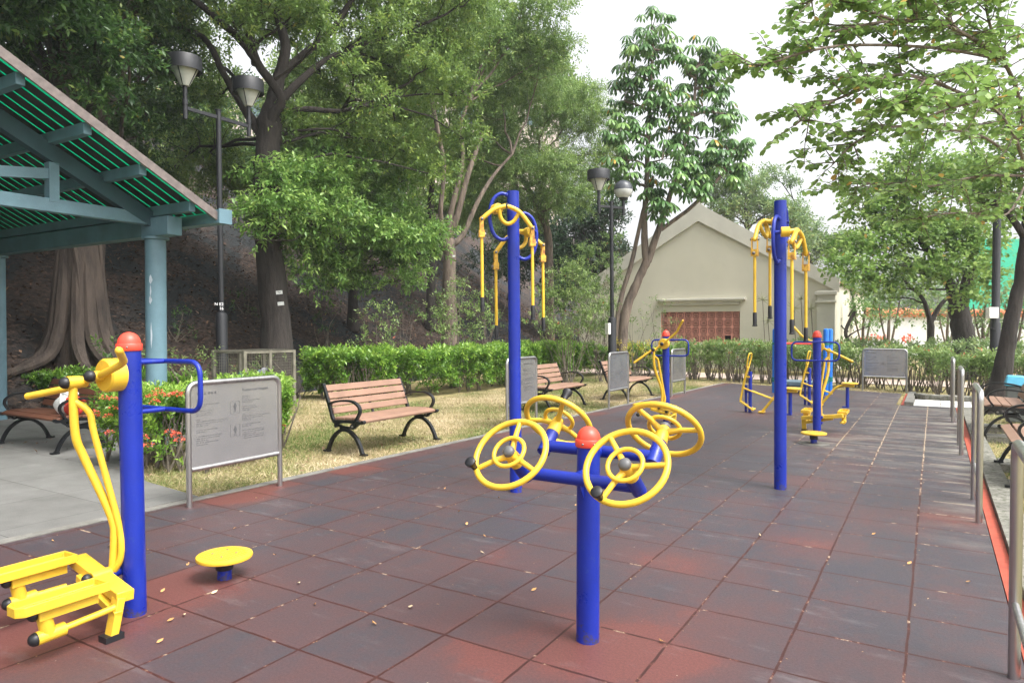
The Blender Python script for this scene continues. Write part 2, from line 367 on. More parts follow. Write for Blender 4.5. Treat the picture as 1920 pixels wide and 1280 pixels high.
def foliage(name, clumps, dens, leafsize, mat, parent=None, tpl='leaf', nl=9, twig=.3, droop=-.1, sub=9, flat=.75, subr=.42, tshift=0.0, axdroop=0.0):
    c, a = clump_pts(clumps, dens, sub, flat, subr); a = a.copy(); a[:, 2] += axdroop; a = nrm(a)
    tw = RNG.normal(.45, .18, len(c)); p, d, u = sprigs(c, a, nl, twig, .75, droop)
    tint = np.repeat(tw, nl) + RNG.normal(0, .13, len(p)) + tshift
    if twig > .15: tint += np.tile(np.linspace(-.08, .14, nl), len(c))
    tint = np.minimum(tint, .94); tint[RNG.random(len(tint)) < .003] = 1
    return leaves(name, p, d, u, leafsize*RNG.uniform(.7, 1.2, len(p)), tint, tpl, mat, parent)
def limb(mb, a, b, r0, r1, bend=.12, n=7, seg=8, sag=0.0):
    a, b = Vector(a), Vector(b); L = (b-a).length; P = [a]
    off = Vector((random.uniform(-1, 1), random.uniform(-1, 1), random.uniform(-.3, .8)))*L*bend
    for i in range(1, n):
        t = i/n; P.append(a.lerp(b, t) + off*math.sin(math.pi*t) + Vector((random.uniform(-1, 1), random.uniform(-1, 1), random.uniform(-1, 1)))*L*.018 - Vector((0, 0, sag*math.sin(math.pi*t)*L)))
    P.append(b); rr = [r0 + (r1-r0)*(i/(len(P)-1))**.8 for i in range(len(P))]
    mb.tube(P, rr, seg); return P
def trunkpath(P, R0, mb, seg=14, flare=0.0):
    S = smoothpath(P, 5); k = len(S); rr = []
    for i in range(k):
        t = i/(k-1)*(len(R0)-1); j = min(int(t), len(R0)-2); rr.append(R0[j] + (R0[j+1]-R0[j])*(t-j))
    if flare:
        for i in range(min(5, k)): rr[i] *= 1 + flare*(1-i/5)**2
    rr = [q*random.uniform(.95, 1.06) for q in rr]; S = [p + Vector((random.uniform(-1, 1), random.uniform(-1, 1), 0))*.10*q if 0 < i < k-1 else p for i, (p, q) in enumerate(zip(S, rr))]
    mb.tube(S, rr, seg); return S
FD = 5.6
def tree(name, label, cat, base, trunks, clumps, bark, leafkw, group=None, limb_r=.07, twigs=True, label_parts=None):
    """trunks: list of (path [Vector], radii). clumps: list of (Vector, r). limbs grow from nearest trunk point to each clump"""
    root = thing(name, label, cat, base, 0, group); b = Vector(base); mb = MB(); pts = []
    for ti, (P, rr) in enumerate(trunks): pts += trunkpath([Vector(p)-b for p in P], rr, mb, flare=.35 if ti == 0 else 0)[4:]
    for c, r in clumps:
        c = Vector(c)-b; lower = [p for p in pts if p.z < c.z + .2] or pts
        st = min(lower, key=lambda p: (p-c).length + max(0, (p.z - c.z + .3*r))*2)
        P = limb(mb, st, c, limb_r*min(1.4, .5+r*.35), limb_r*.28, seg=7)
        if twigs:
            for i in range(5):
                q = P[random.randint(3, len(P)-1)]; dv = Vector(rdir(1)[0]); dv.z = abs(dv.z)*.7
                limb(mb, q, q + dv*r*random.uniform(.6, 1.0), limb_r*.3, limb_r*.08, n=4, seg=5)
    mb.build('trunk', bark, root)
    leafkw = dict(leafkw); leafkw['dens'] *= FD
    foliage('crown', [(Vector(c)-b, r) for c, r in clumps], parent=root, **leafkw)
    return root
def PC(lst, jit=.0):                        # [(px, py, radius_px, distance)] -> [(point, radius)]
    return [(D(x, y, Y + random.uniform(-jit, jit)), r*Y/FPX) for x, y, r, Y in lst]
# ================================================================ SETTING
HILL_U = -11.8
def sstep(a, b, x): t = min(1, max(0, (x-a)/(b-a))); return t*t*(3-2*t)
def hill_z(u, v):
    t = max(0.0, HILL_U - u); z = .62*max(0, t - .25*(1-math.exp(-t/.6)))
    z = z if z < 13 else 13 + (z-13)*.15
    z *= 1 - .85*sstep(20, 44, v)*sstep(-40, -12, u) - .0
    return z + (.10*math.sin(u*1.3+v*.7) + .07*math.sin(v*2.1-u*.6))*min(1, t/2)
def groundmat():
    m, nt, b = newmat('dry_lawn_soil')
    n1 = noise(nt, .55, 6, .6); n2 = noise(nt, 14, 8, .7)
    a = ramp(nt, n1, [(.35, (.17, .20, .06)), (.5, (.30, .26, .12)), (.7, (.36, .29, .16))])
    c2 = ramp(nt, n2, [(.3, (.45, .42, .35)), (.7, (1.25, 1.2, 1.1))])
    mx = nd(nt, "ShaderNodeMixRGB", blend_type='MULTIPLY'); mx.inputs[0].default_value = 1
    nt.links.new(a, mx.inputs[1]); nt.links.new(c2, mx.inputs[2]); nt.links.new(mx.outputs[0], b.inputs['Base Color'])
    b.inputs['Roughness'].default_value = .95; bump(nt, b, n2, .8, .03); return m
M['ground'] = groundmat()
def hillmat():
    m, nt, b = newmat('litter_slope_under_net')
    n1 = noise(nt, .5, 5, .6); n2 = noise(nt, 9, 10, .75)
    lit = ramp(nt, n2, [(.36, (.009, .008, .007)), (.5, (.042, .028, .022)), (.64, (.115, .076, .055))])
    net = ramp(nt, n2, [(.35, (.008, .010, .011)), (.65, (.022, .027, .029))])
    f = ramp(nt, n1, [(.47, (0, 0, 0)), (.56, (1, 1, 1))])
    mx = nd(nt, "ShaderNodeMixRGB"); nt.links.new(f, mx.inputs[0]); nt.links.new(lit, mx.inputs[1]); nt.links.new(net, mx.inputs[2])
    nt.links.new(mx.outputs[0], b.inputs['Base Color']); b.inputs['Roughness'].default_value = .95; bump(nt, b, n2, 1, .06); return m
M['hill'] = hillmat()
def pavingmat():
    m, nt, b = newmat('grey_concrete_paving')
    tc = nd(nt, "ShaderNodeTexCoord"); br = nd(nt, "ShaderNodeTexBrick"); br.offset = 0; br.squash = 1
    br.inputs['Scale'].default_value = 1; br.inputs['Brick Width'].default_value = .9; br.inputs['Row Height'].default_value = .9
    br.inputs['Mortar Size'].default_value = .006; br.inputs['Mortar Smooth'].default_value = .4
    br.inputs['Color1'].default_value = (.165, .162, .153, 1); br.inputs['Color2'].default_value = (.142, .139, .130, 1); br.inputs['Mortar'].default_value = (.08, .077, .07, 1)
    nt.links.new(tc.outputs['Object'], br.inputs['Vector'])
    n2 = noise(nt, 3, 8, .65); c2 = ramp(nt, n2, [(.3, (.78, .78, .77)), (.7, (1.12, 1.12, 1.12))])
    n3 = noise(nt, 160, 3, .6); c3 = ramp(nt, n3, [(.35, (.8, .8, .8)), (.65, (1.15, 1.15, 1.15))])
    c = br.outputs['Color']
    for q in (c2, c3):
        mx = nd(nt, "ShaderNodeMixRGB", blend_type='MULTIPLY'); mx.inputs[0].default_value = 1
        nt.links.new(c, mx.inputs[1]); nt.links.new(q, mx.inputs[2]); c = mx.outputs[0]
    nt.links.new(c, b.inputs['Base Color']); b.inputs['Roughness'].default_value = .8; bump(nt, b, n3, .25, .004); return m
M['paving'] = pavingmat()
def rubbermat():
    m, nt, b = newmat('worn_rubber_tiles')
    tc = nd(nt, "ShaderNodeTexCoord"); sx = nd(nt, "ShaderNodeSeparateXYZ")
    nw = nd(nt, "ShaderNodeTexNoise"); nw.inputs['Scale'].default_value = 3.0; nt.links.new(tc.outputs['Object'], nw.inputs['Vector'])
    vm = nd(nt, "ShaderNodeVectorMath", operation='MULTIPLY_ADD'); nt.links.new(nw.outputs['Color'], vm.inputs[0]); vm.inputs[1].default_value = (.018,)*3
    nt.links.new(tc.outputs['Object'], vm.inputs[2]); nt.links.new(vm.outputs[0], sx.inputs[0])
    def mth(op, a, bb=None, c=None):
        q = nd(nt, "ShaderNodeMath", operation=op)
        for i, x in enumerate((a, bb, c)):
            if x is None: continue
            if hasattr(x, 'default_value') or hasattr(x, 'links'): nt.links.new(x, q.inputs[i])
            else: q.inputs[i].default_value = x
        return q.outputs[0]
    dd = []
    for ax in ('X', 'Y'):
        t = mth('MULTIPLY', sx.outputs[ax], 2.0); t = mth('ADD', t, .018 + 200); f = mth('FRACT', t)
        d = mth('ABSOLUTE', mth('SUBTRACT', f, .5)); dd.append(mth('MULTIPLY', mth('SUBTRACT', .5, d), .5))    # metres to joint
    jd = mth('MINIMUM', dd[0], dd[1])
    fn = noise(nt, 5, 4, .6)
    wid = mth('MULTIPLY_ADD', fn, .011, .0012)
    jm = mth('LESS_THAN', jd, wid)
    edge = ramp(nt, jd, [(0, (1, 1, 1)), (.03, (0, 0, 0))])
    # per tile value
    sn = nd(nt, "ShaderNodeVectorMath", operation='SNAP'); sn.inputs[1].default_value = (.5, .5, 50)
    ad = nd(nt, "ShaderNodeVectorMath", operation='ADD'); ad.inputs[1].default_value = (.009, .009, 0)
    nt.links.new(tc.outputs['Object'], ad.inputs[0]); nt.links.new(ad.outputs[0], sn.inputs[0])
    wn_ = nd(nt, "ShaderNodeTexWhiteNoise"); nt.links.new(sn.outputs[0], wn_.inputs['Vector'])
    wear = nd(nt, "ShaderNodeAttribute", attribute_name='wear')
    n1 = noise(nt, 1.1, 8, .65); n2 = noise(nt, 5, 8, .7, stretch=(1, .45, 1))
    v = mth('ADD', mth('MULTIPLY', n1, .45), mth('MULTIPLY', n2, .55)); v = mth('SUBTRACT', v, .06); v = mth('ADD', v, mth('MULTIPLY', wn_.outputs['Value'], .07))
    v = mth('ADD', v, mth('MULTIPLY', mth('SUBTRACT', noise(nt, 16, 8, .8), .5), .42)); v = mth('ADD', v, mth('MULTIPLY', wear.outputs['Fac'], mth('MULTIPLY_ADD', wn_.outputs['Value'], .45, .30))); v = mth('ADD', v, mth('MULTIPLY', edge, .05))
    col = ramp(nt, v, [(.34, (.041, .038, .047)), (.46, (.047, .040, .047)), (.57, (.060, .040, .044)), (.80, (.078, .039, .039)), (1.15, (.112, .040, .035))])
    # granules, scuffs, pale dust
    g = mth('ADD', mth('MULTIPLY', noise(nt, 420, 2, .5), .5), mth('MULTIPLY', noise(nt, 75, 6, .8), .5)); gc = ramp(nt, g, [(.36, (.52, .52, .52)), (.64, (1.55, 1.53, 1.52))])
    mx = nd(nt, "ShaderNodeMixRGB", blend_type='MULTIPLY'); mx.inputs[0].default_value = 1; nt.links.new(col, mx.inputs[1]); nt.links.new(gc, mx.inputs[2])
    sc1 = noise(nt, 2.6, 10, .75, stretch=(.5, 1.6, 1)); sf = ramp(nt, sc1, [(.56, (0, 0, 0)), (.70, (.26, .26, .26))])
    mx2 = nd(nt, "ShaderNodeMixRGB"); nt.links.new(sf, mx2.inputs[0]); nt.links.new(mx.outputs[0], mx2.inputs[1]); mx2.inputs[2].default_value = (.22, .21, .215, 1)
    dust = nd(nt, "ShaderNodeAttribute", attribute_name='dust')
    dn = noise(nt, 2.2, 8, .7, stretch=(.45, 1.5, 1)); df = mth('MULTIPLY', ramp(nt, dn, [(.45, (0, 0, 0)), (.72, (.6, .6, .6))]), dust.outputs['Fac'])
    mx3 = nd(nt, "ShaderNodeMixRGB"); nt.links.new(df, mx3.inputs[0]); nt.links.new(mx2.outputs[0], mx3.inputs[1]); mx3.inputs[2].default_value = (.34, .32, .27, 1)
    # joints: dark red, in places filled with pale straw
    fl = noise(nt, 7, 6, .7); ff = mth('ADD', fl, mth('MULTIPLY', dust.outputs['Fac'], .22)); fc = ramp(nt, ff, [(.55, (.042, .012, .010)), (.60, (.10, .03, .022)), (.65, (.36, .28, .19))])
    mx4 = nd(nt, "ShaderNodeMixRGB"); nt.links.new(jm, mx4.inputs[0]); nt.links.new(mx3.outputs[0], mx4.inputs[1]); nt.links.new(fc, mx4.inputs[2])
    # tiny pale specks
    vo = nd(nt, "ShaderNodeTexVoronoi"); vo.inputs['Scale'].default_value = 7; nt.links.new(tc.outputs['Object'], vo.inputs['Vector'])
    sp = mth('LESS_THAN', vo.outputs['Distance'], mth('MULTIPLY', wn_.outputs['Value'], .035))
    mx5 = nd(nt, "ShaderNodeMixRGB"); nt.links.new(mth('MULTIPLY', sp, .6), mx5.inputs[0]); nt.links.new(mx4.outputs[0], mx5.inputs[1]); mx5.inputs[2].default_value = (.5, .42, .34, 1)
    nt.links.new(mx5.outputs[0], b.inputs['Base Color']); b.inputs['Roughness'].default_value = .55; b.inputs['Specular IOR Level'].default_value = .4
    bp = nd(nt, "ShaderNodeBump"); bp.inputs['Strength'].default_value = .5; bp.inputs['Distance'].default_value = .004
    h = mth('ADD', mth('MULTIPLY', g, .5), mth('MULTIPLY', jm, -1.6)); nt.links.new(h, bp.inputs['Height']); nt.links.new(bp.outputs[0], b.inputs['Normal'])
    return m
M['rubber'] = rubbermat()
def uvobj(o, z=0.0): o.location = (OX, OY, z); o.rotation_euler = (0, 0, TH); return o
def uL(v): return -4.1 + (v+1)*.0325
def vEnd(u): return 16.8 - (u+3.52)*.22
WEARS = [(-2.45, -1.5, .55, 1.3), (-2.2, -.75, .35, .9), (.0, -.35, .42, 1.35), (.45, -.1, .3, .9), (-3.85, .8, .28, 1.2), (-3.8, 2.4, .3, .8), (.15, 1.1, .3, .8), (.6, .45, .3, .6), (.9, 2.0, .3, .55),
         (-2.0, 2.5, .4, .7), (-.9, 1.6, .3, .3), (.4, 4.2, .4, .5), (-1.2, 3.0, .5, .3), (1.7, 3.4, .3, .8), (1.5, -.6, .3, .9), (-2.3, -2.6, .5, .7), (.7, -1.8, .5, .6), (-.8, 9.8, .6, .5), (.1, 7.9, .5, .6), (-1.2, 14.6, .8, .6), (1.0, 3.2, .35, .4), (.2, 3.0, .3, .5), (.8, 5.3, .3, .4), (-2.2, 8, .5, .5), (-1, .6, .25, .35)]
def rubber(name, rows):
    vs, fs, we, du = [], [], [], []; k = len(rows[0])
    for row in rows:
        for (u, v) in row:
            vs.append((u, v, 0)); we.append(min(1.2, sum(a*math.exp(-((u-x)**2+(v-y)**2)/(s*s)) for x, y, s, a in WEARS) + (.55 if u < uL(v)+.3 and v > .2 else 0) + .20*(1-sstep(-1, 3.2, v)) + .06*math.sin(u*1.7+1)*math.sin(v*1.1)))
            du.append(.85*sstep(3.2, 8, v)*sstep(-1.0, 1.6, u) + .5*math.exp(-((u-.2)**2+(v-7.3)**2)/.5) + .9*sstep(1.35, 1.95, u)*sstep(1.5, 4, v))
    for i in range(len(rows)-1):
        for j in range(k-1): fs.append((i*k+j, i*k+j+1, (i+1)*k+j+1, (i+1)*k+j))
    me = bpy.data.meshes.new(name); me.from_pydata(vs, [], fs); me.materials.append(M['rubber'])
    for nm, arr in (('wear', we), ('dust', du)):
        a = me.attributes.new(nm, 'FLOAT', 'POINT'); a.data.foreach_set('value', arr)
    o = bpy.data.objects.new(name, me); sc.collection.objects.link(o); return struct(uvobj(o, 0))
VS1 = np.arange(-6, 12.901, .1); US = np.linspace(0, 1, 60)
rubber('playground_floor', [[(uL(v)+(1.95-uL(v))*t, v) for t in US] for v in list(VS1)])
rubber('playground_floor', [[(uL(v)+(1.0-uL(v))*t, 12.9 + (vEnd(uL(v)+(1.0-uL(v))*t)-12.9)*s_) for t in US[::2]] for s_ in np.linspace(0, 1, 40) for v in [12.9 + 3.7*s_]])
def sheet(name, pts, z, mat, th=0.0):
    mb = MB(); n = len(pts); vs = [Vector((u, v, 0)) for u, v in pts]; fs = [tuple(range(n))]
    if th: vs += [Vector((u, v, -th)) for u, v in pts]; fs += [(i, i+n, (i+1) % n+n, (i+1) % n) for i in range(n)]
    mb.add(vs, fs); o = mb.build(name, mat, smooth=False); return struct(uvobj(o, z))
sheet('ground', [(-300, -60), (120, -60), (120, 300), (-300, 300)], -.035, 'ground')
sheet('pavement', [(-30, -20), (-4.26, -20), (-4.26+.0325*1.2, .62), (-5.2, .72), (-6.6, 1.2), (-7.2, 2.3), (-7.6, 3.6), (-9.6, 5.2), (-30, 5.2)], -.004, 'paving', .06)
sheet('kerb', [(uL(-20)-.14, -20), (uL(-20)-.012, -20), (uL(16.8)-.012, 16.8), (uL(16.8)-.10, 16.8)], .004, 'concrete', .08)
sheet('line_marking', [(1.955, -6), (2.03, -6), (2.03, 12.9), (1.955, 12.9)], .004, 'orange', .04)
sheet('kerb', [(2.035, -6), (2.20, -6), (2.22, 5), (2.19, 9), (2.2, 12.6), (2.035, 12.6)], .05, 'mosskerb', .1)
sheet('line_marking', [(1.005, 12.95), (1.06, 12.95), (1.06, 15.8), (1.005, 15.8)], .004, 'orange', .04)
sheet('kerb', [(1.065, 13.0), (1.22, 13.0), (1.22, 15.8), (1.065, 15.8)], .06, 'concrete', .1)
sheet('path', [(1.23, 12.93), (1.96, 12.93), (2.2, 12.65), (9, 12.65), (9, 14.35), (1.23, 14.35)], .003, 'tilewhite', .05)
jm = MB()
for i in range(14): jm.box((1.7+i*.55, 13.64, .0045), (.012, 1.4, .003))
jm.box((4.5, 13.5, .0045), (6.4, .012, .003)); struct(uvobj(jm.build('path', 'mosskerb', smooth=False)))
km = MB(); km.strip([(u, 14.55 + (.25 if i == 0 else 0), .04) for i, u in enumerate((1.28, 1.45, 2, 3, 5, 9))], .14, .22, side=Vector((0, 0, 1)))
struct(uvobj(km.build('kerb', 'mosskerb', bevel=.02)))
sheet('path', [(-16, 18.9), (30, 18.9), (30, 21.3), (-16, 21.3)], -.01, 'pinkpath')
# concrete pads under the right benches
for (a, b_, c, d_) in ((2.22, 4.72, 3.0, 5.15), (2.22, 6.05, 3.0, 6.5), (2.22, 8.4, 3.0, 8.8), (2.22, 9.55, 3.0, 10.0)):
    sheet('pavement', [(a, b_), (c, b_), (c, d_), (a, d_)], .055, 'mosskerb', .09)
# hill
us = np.concatenate([np.linspace(HILL_U+.4, -30, 60), np.linspace(-31, -110, 40)]); vsr = np.linspace(-40, 110, 170)
hm = MB(); hm.v = [Vector((u, v, hill_z(u, v) - .05)) for u in us for v in vsr]
nv = len(vsr); hm.f = [(i*nv+j, i*nv+j+1, (i+1)*nv+j+1, (i+1)*nv+j) for i in range(len(us)-1) for j in range(nv-1)]
struct(uvobj(hm.build('hill', 'hill')))
def hill_world(u, v, dz=0): return W(u, v, hill_z(u, v)+dz)
def scat(n, u0, u1, v0, v1, fz, size, tpl, mat, name, label, cat, tint, flat=1.0, width=1):
    u = RNG.uniform(u0, u1, n); v = RNG.uniform(v0, v1, n); z = np.array([fz(a, b) for a, b in zip(u, v)])
    p = np.stack([OX + CT*u - ST*v, OY + ST*u + CT*v, z], 1); d = rdir(n); up = rdir(n)
    if flat: d[:, 2] *= .25; up = np.array([0, 0, 1.]) + .35*rdir(n)
    return stuff(leaves(name, p, d, up, size*RNG.uniform(.6, 1.3, n), tint(u, v), tpl, mat, width=width), label, cat)
scat(42000, -27, -11.9, 1, 34, lambda a, b: hill_z(a, b)+.02, .12, 'leaf', 'litter', 'leaf_litter', 'brown dead leaves scattered over the netted slope', 'leaf litter', lambda u, v: RNG.beta(2, 2.6, len(u)))
# grass
def grass(n, poly, hgt, label, dry=0.0):
    us_ = [p[0] for p in poly]; vs_ = [p[1] for p in poly]; u = RNG.uniform(min(us_), max(us_), n*2); v = RNG.uniform(min(vs_), max(vs_), n*2)
    ins = np.zeros(len(u), bool); j = len(poly)-1
    for i in range(len(poly)):
        (ui, vi), (uj, vj) = poly[i], poly[j]; ins ^= ((vi > v) != (vj > v)) & (u < (uj-ui)*(v-vi)/((vj-vi) or 1e-9)+ui); j = i
    u, v = u[ins], v[ins]; k = len(u)
    p = np.stack([OX + CT*u - ST*v, OY + ST*u + CT*v, np.full(k, -.035)], 1)
    pat = .5 + .22*np.sin(u*1.9+v*.8+1) + .2*np.sin(v*1.37-u*1.1) + .16*np.sin(u*4.3+v*3.1) + .1*np.sin(v*7-u*5)
    d = rdir(k)*.75 + np.array([0, 0, .62]); d[:, 2] = np.abs(d[:, 2])
    return stuff(leaves('grass', p, d, rdir(k), hgt*RNG.uniform(.5, 1.25, k), pat*.75 + RNG.normal(.12+dry, .17, k), 'blade', 'grass', width=.16), label, 'grass')
grass(150000, [(-4.2, .64), (-5.2, .74), (-6.6, 1.22), (-7.2, 2.32), (-8.2, 3.7), (-11.5, 5.3), (-11.5, 8), (-8, 8), (-8, 18), (-3.6, 18), (-3.66, 16.7)], .06, 'patchy dry and green lawn grass behind the benches')
grass(22000, [(2.22, -2), (5.5, -2), (5.5, 12.5), (2.22, 12.5)], .06, 'thin green and dry grass beside the right railings', -.1)
grass(16000, [(-3.5, 16.95), (1.1, 15.95), (1.3, 14.8), (9, 14.8), (9, 18.8), (-4, 18.8)], .05, 'dry grass strip beneath the far hedge', .1)

# ================================================================ EXERCISE MACHINES
def cap_dome(parent, z, r=.062):
    c = MB().lathe([(r, z-.035), (r+.003, z-.03), (r+.003, z), (r, z+.004)] + [(r*.93*math.cos(a), z+.004+.062*math.sin(a)) for a in np.linspace(0, math.pi/2-.02, 8)], 28)
    o = c.build('dome_cap', 'red', parent); b = MB().ball((0, -r-.002, z-.016), .006, 6).ball((r*.8, -r*.65, z-.016), .006, 6); b.split('rivet', 'bolt', o); return o
def stepper(label, u, v, rz=0, arm=.34, lean=0.0):
    t = thing('stepper_machine', label, 'exercise machine', W(u, v), TH+rz, 'stepper machines with red domed posts', lean)
    MB().tube([(0, 0, -.02), (0, 0, 1.44)], .057, 32).build('post', 'blue', t); cap_dome(t, 1.46)
    hz = 1.30
    hub = MB().lathe([(.078, -.005), (.088, 0), (.088, .075), (.080, .085)], 28, (0, -.055, hz), (0, -1, 0))
    hub.tube([(0, -.12, hz), (0, -.2, hz)], .026, 14); h = hub.build('hub', 'yellow', t)
    MB().ball((0, -.205, hz), .031, 8).build('axle_cap', 'black', h)
    s = arm; hb = MB()
    hb.tube(smoothpath([(0, -.165, hz), (.13, -.165, hz+.13*s*1.4), (.24, -.17, hz+.24*s*1.5), (.29, -.2, hz+.29*s*1.7), (.37, -.26, hz+.40*s*1.7)], 4), .0185, 14)
    zj = hz - .13*s*1.3
    hb.tube(smoothpath([(0, -.165, hz), (-.13, -.17, zj), (-.2, -.2, zj-.03), (-.44, -.30, zj-.31*s*1.25)], 4), .0185, 14)
    hb.lathe([(.03, -.03), (.03, .03)], 16, (-.13, -.19, zj), (0, 1, 0)); hb = hb.build('handlebar', 'yellow', t)
    for q in ((.37, -.26, hz+.40*s*1.7), (-.44, -.30, zj-.31*s*1.25)): MB().ball(q, .0188, 6).build('handle_end', 'yellow', hb)
    r = MB(); r.tube(smoothpath([(-.13, -.225, zj), (-.13, -.22, 1.0), (-.12, -.18, .86), (-.05, -.09, .55), (-.04, -.08, .42), (-.05, -.09, .22)], 5), .021, 14)
    r.tube(smoothpath([(-.125, -.22, zj-.10), (-.085, -.17, zj-.16), (-.075, -.15, .98), (-.02, -.07, .52), (0, -.065, .40), (-.01, -.07, .31), (-.05, -.09, .24)], 5), .017, 12)
    r.lathe([(.034, -.03), (.034, .03)], 18, (-.13, -.225, zj), (0, 1, 0)); r = r.build('drive_rod', 'yellow', t)
    MB().ball((-.13, -.262, zj), .031, 8).build('joint_cap', 'black', r)
    st = MB().tube([(-.05, -.02, .245), (-.05, -.15, .235)], .026, 14).tube([(-.05, -.02, .16), (-.05, -.15, .15)], .021, 14); st.build('mounting_stub', 'blue', t)
    fr = MB(); fr.beam((-.34, -.12, .275), (.235, -.18, .20), .085, .055); fr.beam((-.20, -.18, .22), (.24, -.22, .12), .04, .04)
    fr.beam((.21, -.2, .2), (.21, -.24, .02), .04, .06); fr.lathe([(.034, -.05), (.034, .05)], 16, (-.05, -.15, .245), (0, 1, 0)); fr = fr.build('pedal_frame', 'yellow', t, bevel=.004)
    MB().box((.21, -.24, .015), (.07, .09, .03)).build('foot_bracket', 'black', fr); MB().ball((-.05, -.22, .25), .026, 6).build('end_cap', 'black', fr)
    for (x, y, z) in ((-.32, -.36, .285), (.2, -.47, .265)):
        p = MB(); L = .40; w = .13; hh = .045
        o = [Vector((-w/2, -L/2+.03, 0)), Vector((-w/2+.03, -L/2, 0)), Vector((w/2-.03, -L/2, 0)), Vector((w/2, -L/2+.03, 0)), Vector((w/2, L/2, 0)), Vector((-w/2, L/2, 0))]
        n = 6; top = [q + Vector((0, 0, hh)) for q in o]; inn = [Vector((q.x*.86, q.y*.94, hh)) for q in o]; flo = [Vector((q.x*.86, q.y*.94, .012)) for q in o]
        c = Vector((x, y, z)); vs = [q+c for q in o+top+inn+flo]; fs = [tuple(range(n-1, -1, -1))]
        for k in range(3): fs += [(k*n+i, k*n+(i+1) % n, (k+1)*n+(i+1) % n, (k+1)*n+i) for i in range(n)]
        fs.append(tuple(3*n+i for i in range(n))); p.add(vs, fs)
        for k in range(6): p.box((x, y-.14+.055*k, z+.014), (.09, .012, .006))
        p = p.build('pedal', 'yellow', t, bevel=.003)
        tb = MB().box((x, y+.03, z-.025), (.07, .26, .05)).tube([(x, y-.07, z-.02), (x, y-.05, z-.13)], .032, 14).tube([(x, y-.10, z-.135), (x, y+.02, z-.13)], .032, 14).tube([(x, y, z-.13), (x+.02, -.2, .16)], .016, 10)
        tb = tb.build('pedal_arm', 'yellow', p)
        MB().ball((x, y-.105, z-.135), .031, 7).ball((x, y-.11, z-.025), .026, 7).split('end_cap', 'black', tb)
    lp = MB(); lp.tube(roundpoly([(-.32, .20, 1.09), (-.32, .20, 1.36), (.32, .20, 1.36), (.32, .20, 1.09)], .085, 6), .0135, 12, closed=True)
    lp.tube([(0, .05, 1.36), (0, .20, 1.36)], .0135, 10).tube([(0, .05, 1.09), (0, .20, 1.09)], .0135, 10); lp.build('hand_rail', 'blue', t)
    if not arm == .2: MB().lathe([(.013, 0), (.013, .006)], 10, (.0, -.057, .42), (0, -1, 0)).split('bolt', 'bolt', t)
    return t
stepper('blue stepper with red dome, yellow pedals in the left foreground beside the shelter paving', -2.1, -1.19, 0, .2, .014)
stepper('stepper in front of the brick lattice window, beyond the hand wheels', -2.23, 7.89, 0, .55, .012)
stepper('stepper with its back to us and a round disc standing before it', .11, 7.76, math.pi, .42, .008)
def twist_disc(label, u, v):
    t = thing('twist_disc', label, 'twister', W(u, v), TH, 'round yellow twist discs')
    p = MB().tube([(0, 0, -.01), (0, 0, .075)], .042, 24).build('post', 'blue', t); MB().lathe([(.05, .06), (.052, .064), (.052, .12)], 24).build('bearing', 'black', p)
    d = MB().lathe([(.04, .118), (.15, .124), (.163, .13), (.166, .14), (.163, .15), (.15, .155), (.001, .156)], 40)
    for i in range(-6, 7):
        for j in range(-6, 7):
            if i*i+j*j < 36: d.box((i*.022, j*.022, .1565), (.009, .015, .003))
    d = d.build('standing_disc', 'yellow', t); b = MB()
    for a in range(4): b.ball((.07*math.cos(a*1.571+.7), .07*math.sin(a*1.571+.7), .158), .008, 5, .5)
    b.split('bolt', 'bolt', d); return t
twist_disc('yellow twist disc on a short blue post in the left foreground', -2.15, -.6)
twist_disc('yellow twist disc on its black stub before the second last blue post', .2, 6.8)
struct(uvobj(MB().lathe([(.2, .0), (.2, .006)], 30, (.2, 6.8, 0)).build('concrete_patch', 'concrete')))

